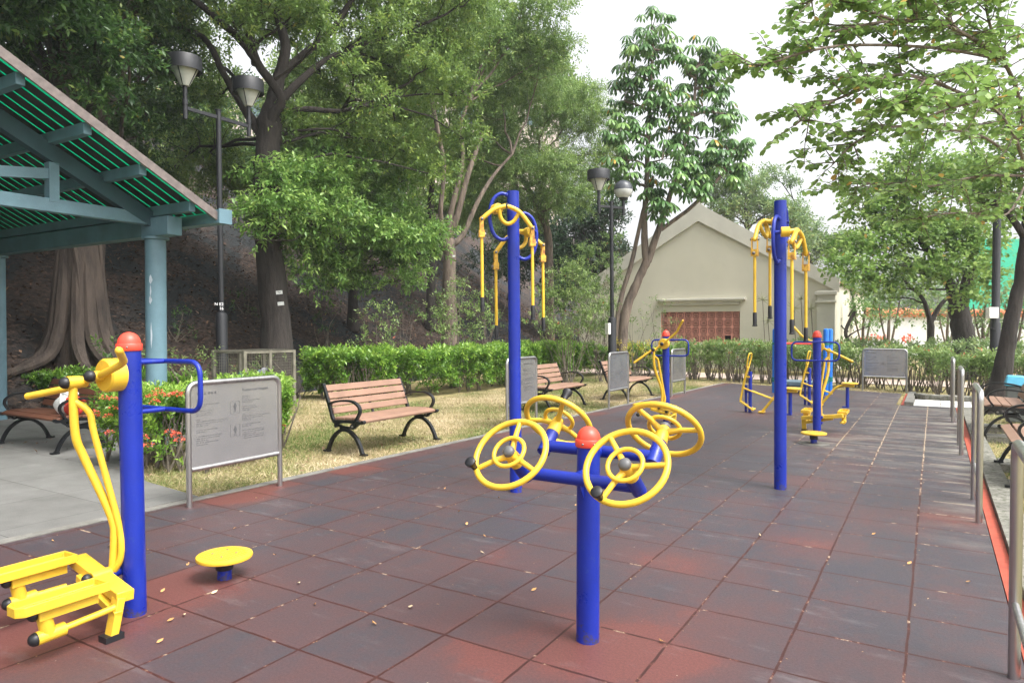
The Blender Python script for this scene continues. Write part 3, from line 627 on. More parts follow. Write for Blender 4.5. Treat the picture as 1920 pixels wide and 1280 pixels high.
# hand wheel station
wt = thing('hand_wheel_station', 'blue post with red dome carrying four yellow hand wheels in the centre foreground', 'exercise machine', W(.125, -.19), TH)
MB().tube([(0, 0, -.02), (0, 0, 1.0)], .057, 40).build('post', 'blue', wt); cap_dome(wt, 1.0, .063)
for sgn in (-1, 1):
    zb = .825 if sgn < 0 else .925; bm = MB(); y = sgn*(.12 if sgn < 0 else .115)
    bm.tube([(-.30, y, zb), (.30, y, zb)], .031, 20)
    bm.tube([(0, y, zb), (0, sgn*.02, zb)], .035, 14)
    bm.add([(-.004, sgn*.05, zb-.02), (-.004, sgn*.115, zb-.02), (-.004, sgn*.05, zb-.12), (.004, sgn*.05, zb-.02), (.004, sgn*.115, zb-.02), (.004, sgn*.05, zb-.12)], [(0, 1, 2), (5, 4, 3), (0, 3, 4, 1), (1, 4, 5, 2), (2, 5, 3, 0)])
    ax = Vector((0, sgn*math.sin(R(49)), math.cos(R(49))))
    for sx in (-1, 1):
        c = Vector((sx*.30, y, zb)); bm.tube([c - ax*.045, c + ax*.09], .035, 20)
    bm.build('cross_beam', 'blue', wt)
    for sx in (-1, 1):
        e = Vector((sx*.30, y, zb)) + ax*.175; X = Vector((1, 0, 0)); Y = ax.cross(X)
        P = lambda r, a, h=0: e + (X*math.cos(a) + Y*math.sin(a))*r + ax*h
        wh = MB(); wh.tube([P(.186, 2*math.pi*i/48) for i in range(48)], .0150, 14, closed=True)
        wh.tube([P(.080, 2*math.pi*i/28, .015) for i in range(28)], .011, 10, closed=True)
        a0 = {(-1, -1): 3.75, (1, -1): 4.35, (-1, 1): 5.2, (1, 1): 2.0}[(sx, sgn)]
        for k in range(3): wh.tube([P(.015, a0+k*2.0944, -.015), P(.088, a0+k*2.0944, 0), P(.182, a0+k*2.0944, 0)], [.017, .0135, .0125], 12)
        w = wh.build('hand_wheel', 'yellow', wt)
        hb = MB().lathe([(.037, -.085), (.034, -.02), (.028, .012)], 20, e, ax); hb.build('wheel_hub', 'yellow', w)
        MB().lathe([(.030, 0), (.030, .010)] + [(.030*math.cos(t), .010+.020*math.sin(t)) for t in (.4, .8, 1.2, 1.55)], 20, e+ax*.012, ax).build('hub_cap', 'grey', w)
        kn = MB().lathe([(.014, 0), (.017, .03), (.026, .045), (.027, .06), (.020, .066), (.001, .068)], 20, P(.186, a0, .012), ax); kn.build('knob', 'black', w)

# pull-down posts
def pull_unit(parent, ang, zc):
    Rm = Matrix.Rotation(ang, 3, 'Z'); g = lambda m, a, z: Rm @ Vector((m, a, z))     # m: the way the bow bulges, a: the way the axle points
    bow = MB().tube(smoothpath([g(.04, 0, zc+.20), g(.12, 0, zc+.215), g(.195, 0, zc+.15), g(.225, 0, zc), g(.195, 0, zc-.15), g(.12, 0, zc-.215), g(.04, 0, zc-.20)], 5), .0175, 14)
    za = zc+.055; bow.tube([g(.22, -.02, za), g(.17, .11, za)], .017, 12); bow.ball(g(.055, 0, zc+.205), .024, 6).ball(g(.055, 0, zc-.205), .024, 6)
    bow.build('bow', 'blue', parent)
    dr = (g(.15, .16, 0)-g(.21, 0, 0)).normalized(); hc = g(.19, .06, za)
    ar = MB().lathe([(.042, 0), (.048, .005), (.048, .075), (.042, .08)], 22, hc, dr)
    ap = g(.10, .19, za+.015); ar.tube([hc+dr*.05, ap], .024, 12)
    ends = []
    for s, dz in ((1, -.115), (-1, -.19)):
        e = g(.10+s*.235, .20, za+dz); ends.append(e); q = g(.10+s*.12, .20, za+dz*.28+.01); ar.tube(smoothpath([ap, q, e], 5), .0205, 12); ar.ball(e, .023, 6)
    br = smoothpath([g(.17, .19, za-.01), g(.15, .17, za-.10), g(.09, .16, za-.145), g(.03, .17, za-.12), g(-.02, .19, za-.04)], 4); ar.tube(br, .0185, 12)
    ar.build('swing_arm', 'yellow', parent)
    MB().lathe([(.022, 0), (.022, .012), (.014, .020)], 14, ap + dr*.0, dr).build('arm_cap', 'black', parent)
    for e in ends:
        cl = MB(); aD = Rm @ Vector((0, 1, 0)); mD = Rm @ Vector((1, 0, 0))
        rot = Matrix((mD, aD, Vector((0, 0, 1)))).transposed()
        for s in (-1, 1): cl.box(e + aD*.027*s + Vector((0, 0, -.045)), (.030, .007, .13), rot)
        cl.box(e + Vector((0, 0, -.13)), (.052, .062, .065), rot); cl = cl.build('clamp', 'rustyellow', parent)
        MB().ball(e + aD*.033, .014, 5).ball(e - aD*.033, .014, 5).ball(e + mD*-.03 + Vector((0, 0, -.135)), .017, 5).split('bolt', 'bolt', cl)
        z1 = e - Vector((0, 0, .155)); rd = MB().tube([z1, z1 - Vector((0, 0, .57))], .0145, 12).build('pull_rod', 'yellow', parent)
        g0 = z1 - Vector((0, 0, .55)); MB().lathe([(.016, 0), (.0195, -.01), (.0195, -.12), (.025, -.125), (.025, -.133), (.012, -.136)][::-1], 14, g0).build('grip', 'black', rd)
def pull_post(label, u, v, rot, lean):
    t = thing('pull_down_post', label, 'exercise machine', W(u, v), TH+rot, 'tall blue pull down posts', lean)
    MB().tube([(0, 0, -.02), (0, 0, 2.84)], .057, 32).build('post', 'blue', t)
    pull_unit(t, R(180), 2.60 if rot else 2.42); pull_unit(t, 0, 2.42 if rot else 2.60) if rot else None
    return t
t1 = pull_post('tall blue pull down post with four hanging rods, left of centre behind the hand wheels', -1.8, 2.31, R(0.001)+.75, .012)
t2 = thing('pull_down_post', 'tall blue pull down post with hanging rods, right of centre before the cream gable', 'exercise machine', W(.32, 3.76), TH, 'tall blue pull down posts', .009)
MB().tube([(0, 0, -.02), (0, 0, 2.78)], .057, 32).build('post', 'blue', t2)
pull_unit(t2, R(-90-6), 2.40); pull_unit(t2, R(84), 2.55)

# seated leg press machines
def leg_machine(label, u, v):
    t = thing('seated_leg_press', label, 'exercise machine', W(u, v), TH, 'yellow seated leg press machines')
    MB().tube([(0, 0, 0), (0, 0, .76)], .032, 16).build('post', 'blue', t); MB().tube([(-.09, .06, 0), (-.09, .06, .5)], .022, 12).tube([(-.09, .06, .38), (0, 0, .38)], .016, 8).split('brace', 'blue', t)
    h = MB()
    for y in (-.07, .07): h.tube([(.06, y, .06), (-.17, y*.6, .20), (-.17, y*.4, .24), (-.13, y*.15, .46)], .017, 10)
    h.tube(smoothpath([(-.14, 0, .42), (-.09, 0, .66), (-.04, 0, .84)], 4), .022, 10); h.tube([(-.07, 0, .66), (0, -.03, .66)], .016, 8)
    h.tube(roundpoly([(-.06, -.045, .83), (-.03, -.07, 1.02), (-.01, -.05, 1.10), (.01, .05, 1.10), (.0, .07, 1.02), (-.04, .045, .83)], .03, 3), .014, 10, closed=True)
    h = h.build('handle_lever', 'yellow', t); MB().tube([(.06, -.12, .06), (.06, .12, .06)], .018, 10).build('foot_bar', 'yellow', h)
    l = MB()
    for y in (-.03, .03): l.tube([(-.12, y, .45), (.36, y, .285)], .013, 8)
    l.build('link_bar', 'yellow', t)
    s = MB().tube(smoothpath([(.22, 0, .03), (.40, 0, .27), (.50, 0, .385), (.62, 0, .43), (.74, 0, .43)], 5), .024, 12); s.box((.40, 0, .27), (.06, .07, .05)); s.box((.21, 0, .025), (.1, .18, .02)); s.build('seat_arm', 'yellow', t)
    MB().box((.74, 0, .435), (.16, .12, .05)).lathe([(.13, .46), (.152, .468), (.152, .485), (.13, .495), (.001, .497)], 28, (.74, 0, 0)).build('seat', 'yellow', t)
    MB().tube([(.70, 0, 0), (.70, 0, .40)], .032, 16).box((.67, 0, .01), (.12, .08, .02)).build('seat_post', 'blue', t)
leg_machine('leg press machine left of the tall right post, standing free on the floor', -1.33, 9.95)
leg_machine('leg press machine half hidden behind the blue stepper post, beside the bright blue posts', -.58, 11.83)
# four-post exercise frame
t = thing('exercise_frame', 'bright blue posts with teal clamps, red bar and grey deck at the far side', 'exercise frame', W(-.6, 14.44), TH)
for x, y, h in ((0, 0, 1.56), (0, .75, 1.56), (-1.12, -.1, 1.56), (-1.12, .75, 1.50)):
    p = MB().lathe([(.062, 0), (.062, h-.05), (.055, h-.02), (.03, h), (.001, h+.004)], 24, (x, y, 0)).build('post', 'brightblue', t); c = MB()
    for z in (1.17, .33, .27): c.lathe([(.062, 0), (.072, .004), (.072, .05), (.062, .054)], 20, (x, y, z))
    c.box((x-.09 if x == 0 else x+.09, y, 1.195), (.04, .05, .05)); c.build('clamp', 'teal', p)
MB().tube([(-1.12, -.1, 1.195), (0, 0, 1.195)], .018, 12).tube([(-1.12, .75, 1.195), (0, .75, 1.195)], .018, 12).split('pull_bar', 'red', t)
MB().box((-.60, .33, .24), (.95, .75, .09)).box((-.60, .33, .18), (.86, .66, .05)).build('deck', M.setdefault('deck', simple('blue_grey_deck', (.10, .15, .18), .6)), t, bevel=.01)

# ================================================================ INFORMATION SIGNS
def word_bars(mb, x, z, w, h, face, dens=1.0):
    cx = x
    while cx < x+w - .01:
        ww = random.uniform(.012, .045); ww = min(ww, x+w-cx); n = max(1, int(ww/.0075))
        for i in range(n): mb.box((cx+(i+.5)*ww/n, -.0045*face, z + random.uniform(-.0006, .0006)), (ww/n*.62, .001, h*random.uniform(.55, 1.0)))
        cx += ww+.008
def sign(label, u, v, rz, w, h=1.09, zb=.33, style=0, lean=0.0):
    t = thing('information_sign', label, 'sign', W(u, v), TH+rz, 'stainless information signs', lean)
    pth = roundpoly([(-w/2, 0, -.02), (-w/2, 0, h-.022), (w/2, 0, h-.022), (w/2, 0, -.02)], .09, 7, closed=False)
    MB().tube(pth, .024, 18).build('frame', 'steel', t); MB().tube([(-w/2+.02, 0, zb), (w/2-.02, 0, zb)], .021, 16).build('lower_rail', 'steel', t)
    a, b = -w/2+.022, w/2-.022; z0, z1 = zb+.018, h-.042
    outl = [Vector((a, 0, z0))] + roundpoly([(a, 0, z0), (a, 0, z1), (b, 0, z1), (b, 0, z0)], .065, 6, closed=False)[1:-1] + [Vector((b, 0, z0))]
    mb = MB(); n = len(outl); mb.add([q + Vector((0, -.003, 0)) for q in outl] + [q + Vector((0, .003, 0)) for q in outl], [tuple(range(n)), tuple(range(2*n-1, n-1, -1))] + [(i, i+n, (i+1) % n+n, (i+1) % n) for i in range(n)])
    p = mb.build('panel', 'panel', t, smooth=False)
    fx = MB(); wd = b-a; hgt = z1-z0
    for side in (0, 1):
        x0 = a+.05 if side == 0 else a+wd*.56; z = z1-.135
        for para in ((2, .34), (2, .8), (1, .0), (3, .55), (1, .0), (1, .2), (3, .95), (1, 0), (2, .8), (1, 0), (3, .9), (2, .8)):
            for k in range(para[0]):
                if z < z0+.06: break
                if para[1] > 0: word_bars(fx, x0, z, wd*.36*para[1]*(random.uniform(.75, 1) if k < para[0]-1 else random.uniform(.3, .9)), .0075, 1)
                z -= .0185
    if style == 0:
        for zc in (z0+hgt*.68, z0+hgt*.38):
            c = Vector((a+wd*.48, -.0045, zc)); s = .05
            for q in (-1, 1): fx.box(c+Vector((0, 0, q*s*1.1)), (s*2, .001, .002)); fx.box(c+Vector((q*s, 0, 0)), (.002, .001, s*2.2))
            fx.lathe([(.008, 0), (.008, .001)], 10, c+Vector((0, 0, .033)), (0, -1, 0)); fx.box(c+Vector((0, 0, .008)), (.016, .001, .034))
            for q in (-1, 1): fx.box(c+Vector((q*.013, 0, .004)), (.004, .001, .03), Matrix.Rotation(q*.35, 3, 'Y')); fx.box(c+Vector((q*.006, 0, -.026)), (.006, .001, .036), Matrix.Rotation(-q*.12, 3, 'Y'))
    else:
        c = Vector((a+wd*.47, -.0045, z0+hgt*.48))
        for k in range(6):
            an = k*1.047; fx.box(c+Vector((math.cos(an)*.03, 0, math.sin(an)*.03)), (.05, .001, .004), Matrix.Rotation(-an, 3, 'Y'))
        for q in (-.05, .05, .0): fx.box(c+Vector((q, 0, -.02)), (.004, .001, .08))
    fx.build('lettering', 'ink', p, smooth=False)
    # first heading: characters of the left column, built of strokes; second heading in words
    hd = MB(); x = a+.06
    for k in range(6 if style < 2 else 7):
        for q in range(5): hd.box((x+.013+random.uniform(-.006, .006), -.0045, z1-.075+random.uniform(-.011, .011)), (random.uniform(.010, .022), .001, .003)) if q % 2 else hd.box((x+.013+random.uniform(-.009, .009), -.0045, z1-.075), (.003, .001, random.uniform(.012, .026)))
        x += .034
    hd.build('heading', 'ink', p, smooth=False)
    M4 = Matrix.Translation((a+wd*.56, -.0045, z1-.085)) @ Matrix.Rotation(math.pi/2, 4, 'X')
    txt = {0: 'Twister and Stepper', 1: 'Rotating Stone Table'}.get(style)
    if txt: textmesh(txt, .036 if style == 0 else .034, 'heading', 'ink', p, M4)
    return t
RZS = math.pi/2
sign('wide steel sign about the twister and stepper, nearest, beside the flowering bush', -3.90, .81, RZS, .97, 1.09, .32, 0, .006)
sign('steel sign partly behind the tall left post, before the middle bench', -4.12, 6.35, RZS, .93, 1.09, .34, 1, .006)
sign('steel sign in front of the third bench, below the far lamp post', -3.80, 9.6, RZS, .98, 1.09, .34, 2)
sign('small looking steel sign behind the second stepper, farthest on the lawn edge', -3.52, 12.5, RZS, .98, 1.09, .34, 2)
sign('steel sign facing us at the far end of the floor before the hedge', .52, 16.25, -.12, .98, 1.07, .36, 3)

# ================================================================ BENCHES
def bench_build(label, loc, rz, slat='wood'):
    t = thing('park_bench', label, 'bench', loc, rz, 'slatted park benches with black iron sides'); L = 1.42; X = Vector((1, 0, 0))
    s = MB()
    for i, (y, z, tilt) in enumerate(((-.255, .418, .30), (-.145, .435, .04), (-.035, .432, -.02), (.075, .425, -.05), (.165, .422, -.05))):
        s.box((0, y, z), (L, .10 if i else .09, .03), Matrix.Rotation(-tilt*-1, 3, 'X'))
    s.build('seat', slat, t, bevel=.006)
    b = MB()
    for i in range(4):
        f = i/3; b.box((0, .225+.115*f, .515+.275*f), (L, .028, .083), Matrix.Rotation(-.38, 3, 'X'))
    b.build('backrest', slat, t, bevel=.006)
    for sx in (-1, 1):
        x = sx*(L/2+.012); f = MB()
        f.strip(smoothpath([(x, -.305, .405), (x, -.28, .395), (x, -.1, .40), (x, .12, .39), (x, .2, .41), (x, .245, .52), (x, .30, .66), (x, .372, .835)], 3), .04, .034)
        f.lathe([(.022, -.024), (.022, .024)], 14, (x, -.305, .408), (1, 0, 0)); f.lathe([(.020, -.024), (.020, .024)], 14, (x, .372, .835), (1, 0, 0))
        f.strip(smoothpath([(x, -.24, .395), (x, -.17, .345), (x, -.05, .325), (x, .08, .34), (x, .2, .385)], 4), .034, .024)
        f.lathe([(.036, -.022), (.036, .022)], 18, (x, -.14, .345), (1, 0, 0)); f.lathe([(.030, -.022), (.030, .022)], 18, (x, .14, .345), (1, 0, 0)); f.box((x, .0, .315), (.034, .16, .05))
        f = f.build('side_frame', 'iron', t)
        MB().lathe([(.015, -.027), (.015, .027)], 12, (x, -.14, .345), (1, 0, 0)).split('bolt', 'bolt', f)
        MB().strip(smoothpath([(x, .27, .60), (x, .16, .635), (x, .0, .655), (x, -.13, .648), (x, -.225, .60), (x, -.25, .54), (x, -.225, .48), (x, -.19, .43), (x, -.20, .405)], 4), .046, .024).build('armrest', 'iron', f)
        MB().strip(smoothpath([(x, -.31, .012), (x, -.285, .03), (x, -.255, .10), (x, -.19, .20), (x, -.09, .275), (x, .0, .295), (x, .09, .275), (x, .19, .20), (x, .255, .10), (x, .285, .03), (x, .31, .012)], 3), .045, .036).box((x, -.31, .012), (.06, .09, .02)).box((x, .31, .012), (.06, .09, .02)).build('leg', 'iron', t)
    MB().beam((-L/2, -.17, .385), (L/2, -.17, .385), .035, .03).beam((-L/2, .1, .38), (L/2, .1, .38), .035, .03).split('stretcher', 'iron', t)
    MB().strip([(0, .1, .385), (0, .2, .42), (0, .255, .54), (0, .36, .80)], .035, .016).build('centre_strap', 'iron', t)
    return t
FACE_PU = TH + math.pi/2       # bench front (-y) turned toward +u
B0 = bench_build('brown slatted bench alone on the dry lawn, nearest of those along the hedge', W(-4.62, 3.62), FACE_PU)
dup(B0, W(-4.78, 8.75), FACE_PU, 'brown slatted bench half behind the second steel sign, in front of the hedge')
dup(B0, W(-4.30, 11.35), FACE_PU, 'brown slatted bench partly behind the third steel sign near the far lamp post')
dup(B0, W(2.52, 5.45, .055), TH - math.pi/2, 'bench at the right edge beside the near railings, only its front half showing')
dup(B0, W(2.48, 9.15, .055), TH - math.pi/2, 'bench seen from its end at the right edge, before the leaning trunk')
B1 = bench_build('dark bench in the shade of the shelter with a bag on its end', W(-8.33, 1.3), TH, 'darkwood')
# bag on the shelter bench
g = thing('drawstring_bag', 'white and red drawstring bag lying on the shaded shelter bench', 'bag', W(-7.85, 1.28, .44), TH)
def blob(c, r, sc3, seed, n=14, amp=.12):
    rr = random.Random(seed); ph = [rr.uniform(0, 6.28) for _ in range(6)]; mb = MB(); vs = []; fs = []
    for i in range(n+1):
        th = math.pi*i/n
        for j in range(2*n):
            a = math.pi*j/n; q = 1 + amp*(math.sin(3*a+ph[0])*math.sin(2*th+ph[1]) + .6*math.sin(5*a+ph[2]+3*th))
            vs.append(Vector((r*q*math.sin(th)*math.cos(a)*sc3[0], r*q*math.sin(th)*math.sin(a)*sc3[1], r*q*math.cos(th)*sc3[2])) + Vector(c))
    for i in range(n):
        for j in range(2*n): fs.append((i*2*n+j, i*2*n+(j+1) % (2*n), (i+1)*2*n+(j+1) % (2*n), (i+1)*2*n+j))
    return mb.add(vs, fs)
blob((-.06, 0, .13), .16, (1.05, .8, .82), 3).build('white_half', 'whitecloth', g); blob((.12, 0, .12), .15, (.95, .8, .8), 5).build('red_half', 'redcloth', g)
blob((-.02, .02, .26), .09, (1.5, .8, .5), 9).build('folded_top', 'whitecloth', g)
MB().tube(smoothpath([(-.15, -.05, .3), (-.05, -.12, .34), (.08, -.14, .30), (.12, -.16, .16), (.2, -.15, .14)], 5), .007, 8).build('cord', 'whitecloth', g)

# ================================================================ RAILINGS
def rail_build(label, u, v):
    t = thing('hoop_railing', label, 'railing', W(u, v), TH, 'stainless hoop railings along the right edge')
    pth = roundpoly([(0, -.435, -.02), (0, -.435, 1.045), (0, .435, 1.045), (0, .435, -.02)], .075, 7, closed=False)
    MB().tube(pth, .0245, 18).build('hoop', 'steel', t); MB().tube([(0, -.42, .33), (0, .42, .33)], .016, 12).build('cross_bar', 'steel', t); return t
r0 = rail_build('nearest stainless hoop railing, cut by the right border of the photo', 1.9, .03)
dup(r0, W(1.9, 3.79), TH, 'stainless hoop railing beside the near bench, second from the viewer')
dup(r0, W(1.875, 7.26), TH, 'third stainless hoop railing, between the two right benches')
dup(r0, W(1.855, 10.8), TH, 'farthest stainless hoop railing, next to the white paving')

# ================================================================ LAMP POSTS
def drum_head(parent, p):
    st = MB().tube([p + Vector((0, 0, -.22)), p + Vector((0, 0, .44))], .045, 16).tube([p + Vector((0, 0, .06)), p + Vector((0, 0, .16))], .056, 16).build('lamp_stem', 'lampblack', parent)
    p = p - Vector((0, 0, .19)); s = MB().lathe([(.27, .96), (.315, .91), (.322, .91), (.322, 1.17), (.31, 1.19), (.001, 1.195)], 36, p); s = s.build('lamp_shade', 'lampblack', parent)
    MB().lathe([(.085, .62), (.245, .94), (.245, .97), (.001, .97)], 32, p).build('lamp_glass', 'glassdiff', s)
    rb = MB()
    for k in range(4):
        a = k*math.pi/2+.5; rb.tube([p + Vector((.085*math.cos(a), .085*math.sin(a), .625)), p + Vector((.255*math.cos(a), .255*math.sin(a), .95))], .011, 6)
    rb.build('lamp_rib', 'lampblack', s)
def lamp(label, loc, rz, H, globe=False, lean=0.0, arm=.75):
    t = thing('lamp_post', label, 'lamp post', loc, rz, None, lean)
    MB().lathe([(.125, -.03), (.125, .9), (.118, .92), (.118, 1.80), (.10, 1.86), (.056, 1.88), (.054, H-.02), (.066, H-.02), (.066, H), (.001, H+.01)], 24).build('pole', 'lampblack', t)
    MB().beam((0, -arm, H-.16), (0, arm, H-.16), .045, .07).build('cross_arm', 'lampblack', t)
    drum_head(t, Vector((0, arm if globe else -arm, H-.16)))
    if not globe: drum_head(t, Vector((0, arm, H-.16)))
    else:
        p = Vector((0, -arm, H-.16)); MB().tube([p+Vector((0, 0, -.22)), p+Vector((0, 0, .22))], .045, 16).lathe([(.05, .2), (.13, .26), (.13, .30)], 20, p).build('lamp_stem', 'lampblack', t)
        MB().lathe([(.13, .29), (.22, .36), (.265, .46), (.27, .52)], 28, p).build('lamp_glass', M.setdefault('clearglass', simple('ribbed_lamp_glass', (.55, .56, .55), .12, bmp=.6, bscale=60)), t)
        MB().lathe([(.272, .51), (.26, .62), (.20, .72), (.10, .78), (.001, .795)], 28, p).build('lamp_shade', M.setdefault('greyshade', simple('grey_lamp_dome', (.05, .055, .065), .35)), t)
    return t
lp = lamp('tall black lamp post with two drum heads beside the shelter roof', D(417, 640, 14.5)*1.0*Vector((1, 1, 0)) if False else Vector((D(417, 640, 14.5).x, 14.5, 0)), TH, 6.09, False, .009)
lb = MB()
textmesh('N E2', .085, 'lettering', 'whiteink', lp, Matrix.Rotation(-TH+.42, 4, 'Z') @ Matrix.Translation((-.045, -.062, 2.02)) @ Matrix.Rotation(math.pi/2, 4, 'X'), 'CENTER')
textmesh('16', .085, 'lettering', 'whiteink', lp, Matrix.Rotation(-TH+.42, 4, 'Z') @ Matrix.Translation((0, -.062, 1.93)) @ Matrix.Rotation(math.pi/2, 4, 'X'), 'CENTER')
lp2 = lamp('black lamp post with one drum and one globe head near the cream building', Vector((D(1149, 640, 19.8).x, 19.8, 0)), 2.03, 5.18, True, .012, .42)
MB().box((-.0, .15, 1.55), (.18, .09, .32)).build('junction_box', 'white', lp2, bevel=.01)
pr = thing('dark_pole', 'plain black pole with a small white box among the right trees', 'pole', Vector((D(1866, 640, 19).x, 19, 0)), 0)
MB().lathe([(.125, 0), (.125, 1.7), (.10, 1.75), (.095, 5.2), (.001, 5.21)], 20).build('pole', 'lampblack', pr)
MB().box((-.18, -.12, 2.0), (.26, .16, .30)).build('junction_box', 'white', pr, bevel=.01); MB().tube([(-.2, -.1, 1.85), (-.2, -.1, 1.6), (0, -.1, 1.5)], .012, 6).build('cable', 'lampblack', pr)
# ================================================================ SHELTER (left)
CU, CV = -7.35, 2.14
sh = thing('shelter', 'blue framed park shelter with translucent green roof on the left', 'shelter', W(CU, CV), TH)
EZ, SL = 2.97, .53; RID = 3.45
def rz_(b): return EZ + SL*(b if b <= RID else 2*RID-b)          # roof underside height at distance b from the eave (b = -local y)
for x in (0, -4.6, -9.2):
    for y in (0, -2*RID):
        c = MB().lathe([(.135, -.02), (.13, .02), (.13, 2.72), (.17, 2.73), (.17, 2.76)], 28, (x, y, 0)); c = c.build('column', 'shelterblue', sh)
        if x == 0 and y == 0:
            pm = MB()
            for (dx, z, w_, h_) in ((.012, 2.19, .042, .11), (.005, 2.04, .018, .14), (-.002, 1.92, .040, .10), (.02, 1.45, .022, .30)):
                ang = math.atan2(-CV-0, 1) ; a0 = -1.06 + dx*3; q = Vector((math.cos(a0), math.sin(a0), 0))*.131
                pts = [(.5*w_*math.cos(k)*(1+.25*math.sin(3*k+z)), .5*h_*math.sin(k)*(1+.2*math.cos(4*k))) for k in np.linspace(0, 6.28, 13)[:-1]]
                tn = Vector((-math.sin(a0), math.cos(a0), 0)); pm.add([q*1.004 + tn*s_ + Vector((0, 0, z+k)) for s_, k in pts], [tuple(range(12))])
            pm.split('peeled_paint', 'peel', c, smooth=False)
    tb = MB(); zc = 2.93
    tb.beam((x, .22, zc+.06), (x, -2*RID-.22, zc+.06), .11, .16)
    tb.build('bottom_chord', 'shelterblue', sh, bevel=.008)
    rf = MB(); rf.beam((x, .1, rz_(-.1)-.02), (x, -RID, rz_(RID)-.09), .12, .19); rf.beam((x, -2*RID-.1, rz_(-.1)-.02), (x, -RID, rz_(RID)-.09), .12, .19); rf.build('rafter', 'shadedblue', sh)
    wb = MB()
    for b in (1.27, 2*RID-1.27): wb.beam((x, -b, zc+.1), (x, -b, rz_(b)-.15), .11, .12)
    wb.beam((x, -1.27, rz_(1.27)-.28), (x, -RID, zc+.15), .09, .12); wb.beam((x, -RID, zc+.15), (x, -RID, rz_(RID)-.1), .1, .12); wb.beam((x, -2*RID+1.27, rz_(1.27)-.28), (x, -RID, zc+.15), .09, .12)
    wb.split('truss_web', 'shelterblue', sh)
for y in (0, -2*RID): MB().beam((.44, y, 2.885), (-.16, y, 2.885), .206, .246).build('beam_end', 'shelterblue', sh, bevel=.012); MB().beam((-.16, y, 2.885), (-10.2, y, 2.885), .2, .24).build('eave_beam', 'halfshadedblue', sh, bevel=.012)  # one beam: lit end in plain blue, shaded length in darker blue
for b in (.02, .66, 1.29, 1.95, 2.6, 3.2, 2*RID-3.2, 2*RID-2.6, 2*RID-1.95, 2*RID-1.29, 2*RID-.66, 2*RID-.02):
    MB().beam((.84, -b, rz_(b)+.115), (-10.4, -b, rz_(b)+.115), .09, .13).build('purlin', 'halfshadedblue', sh, bevel=.006)
def greenmat():
    m, nt, b = newmat('translucent_green_sheet'); b.inputs['Base Color'].default_value = (.0, .30, .20, 1); b.inputs['Roughness'].default_value = .3
    tr = nt.nodes.new('ShaderNodeBsdfTranslucent'); tr.inputs[0].default_value = (0.0, .54, .36, 1); mx = nt.nodes.new('ShaderNodeMixShader'); mx.inputs[0].default_value = .75
    nt.links.new(b.outputs[0], mx.inputs[1]); nt.links.new(tr.outputs[0], mx.inputs[2]); nt.links.new(mx.outputs[0], nt.nodes['Material Output'].inputs[0]); return m
M['greensheet'] = greenmat()
for side in (0, 1):
    f = (lambda b: -b) if side == 0 else (lambda b: -2*RID+b)
    rp = MB(); x0 = 1.10; rp.beam((0, 0, 0), (0, 0, .001), .001, .001)
    rp = MB(); n = 0
    a_, b_ = Vector((0, f(-.28), rz_(-.28)+.235)), Vector((0, f(RID), rz_(RID)+.235))
    rp.add([Vector((0.88, 0, 0))+a_, Vector((-10.5, 0, 0))+a_, Vector((-10.5, 0, 0))+b_, Vector((0.88, 0, 0))+b_, Vector((0.88, 0, .01))+a_, Vector((-10.5, 0, .01))+a_, Vector((-10.5, 0, .01))+b_, Vector((0.88, 0, .01))+b_],
           [(0, 1, 2, 3), (7, 6, 5, 4), (0, 4, 5, 1), (1, 5, 6, 2), (2, 6, 7, 3), (3, 7, 4, 0)])
    rp = rp.build('roof_sheet', 'greensheet', sh, smooth=False)
    pk = MB(); x = .61
    while x > -10.3:
        pk.beam((x, f(-.25), rz_(-.25)+.222), (x, f(RID), rz_(RID)+.222), .168, .008); x -= .215
    pk.build('roof_board', 'plank', rp, smooth=False)
    MB().beam((.91, f(-.30), rz_(-.30)+.19), (.91, f(RID), rz_(RID)+.20), .035, .10).build('verge_board', 'fascia', sh)
    g = MB(); yy = f(-.30); s_ = 1 if side == 0 else -1
    g.beam((.97, yy+.07*s_, 2.93), (-10.5, yy+.07*s_, 2.93), .16, .015); g.beam((.97, yy+.15*s_, 3.01), (-10.5, yy+.15*s_, 3.01), .015, .17); g.beam((.97, yy-.01*s_, 3.01), (-10.5, yy-.01*s_, 3.01), .015, .17)
    g.box((.965, yy+.07*s_, 3.01), (.02, .19, .19)); g.build('gutter', 'shelterblue', sh)
# ================================================================ CREAM BUILDING
BV = 24.5
uap, zap = PV(1310, 396, BV); uR, zR = PV(1566, 528, BV); uLf = uap - (uR-uap)*1.05; zL = zap - (zap-zR)*1.05
bd = thing('gabled_building', 'cream rendered building with gable and terracotta lattice window', 'building', W(uap, BV), TH)
def bz(u): return zap - abs(u)*(zap-zR)/(uR-uap)
w0, zt0 = PV(1239, 585, BV); w1, zb0 = PV(1387, 642, BV); w0 -= uap; w1 -= uap
hw = uR-uap; hl = uLf-uap; wl = MB()
def wallquad(x0, z0, x1, z1, top=None):
    if top: vs = [(x0, 0, z0), (x1, 0, z0), (x1, 0, bz(x1)), (x0, 0, bz(x0))]
    else: vs = [(x0, 0, z0), (x1, 0, z0), (x1, 0, z1), (x0, 0, z1)]
    wl.add(vs, [(0, 1, 2, 3)])
wallquad(hl, -.05, w0, 0, True); wallquad(w1, -.05, hw, 0, True); wallquad(w0, -.05, w1, zb0)
wl.add([(w0, 0, zt0), (w1, 0, zt0), (w1, 0, bz(w1)), (0, 0, bz(0)), (w0, 0, bz(w0))], [(0, 1, 2, 3, 4)])
for x0, x1, z0, z1 in ((w0, w0, zb0, zt0), (w1, w1, zb0, zt0)): wl.add([(x0, 0, z0), (x0, .3, z0), (x0, .3, z1), (x0, 0, z1)], [(0, 1, 2, 3)])
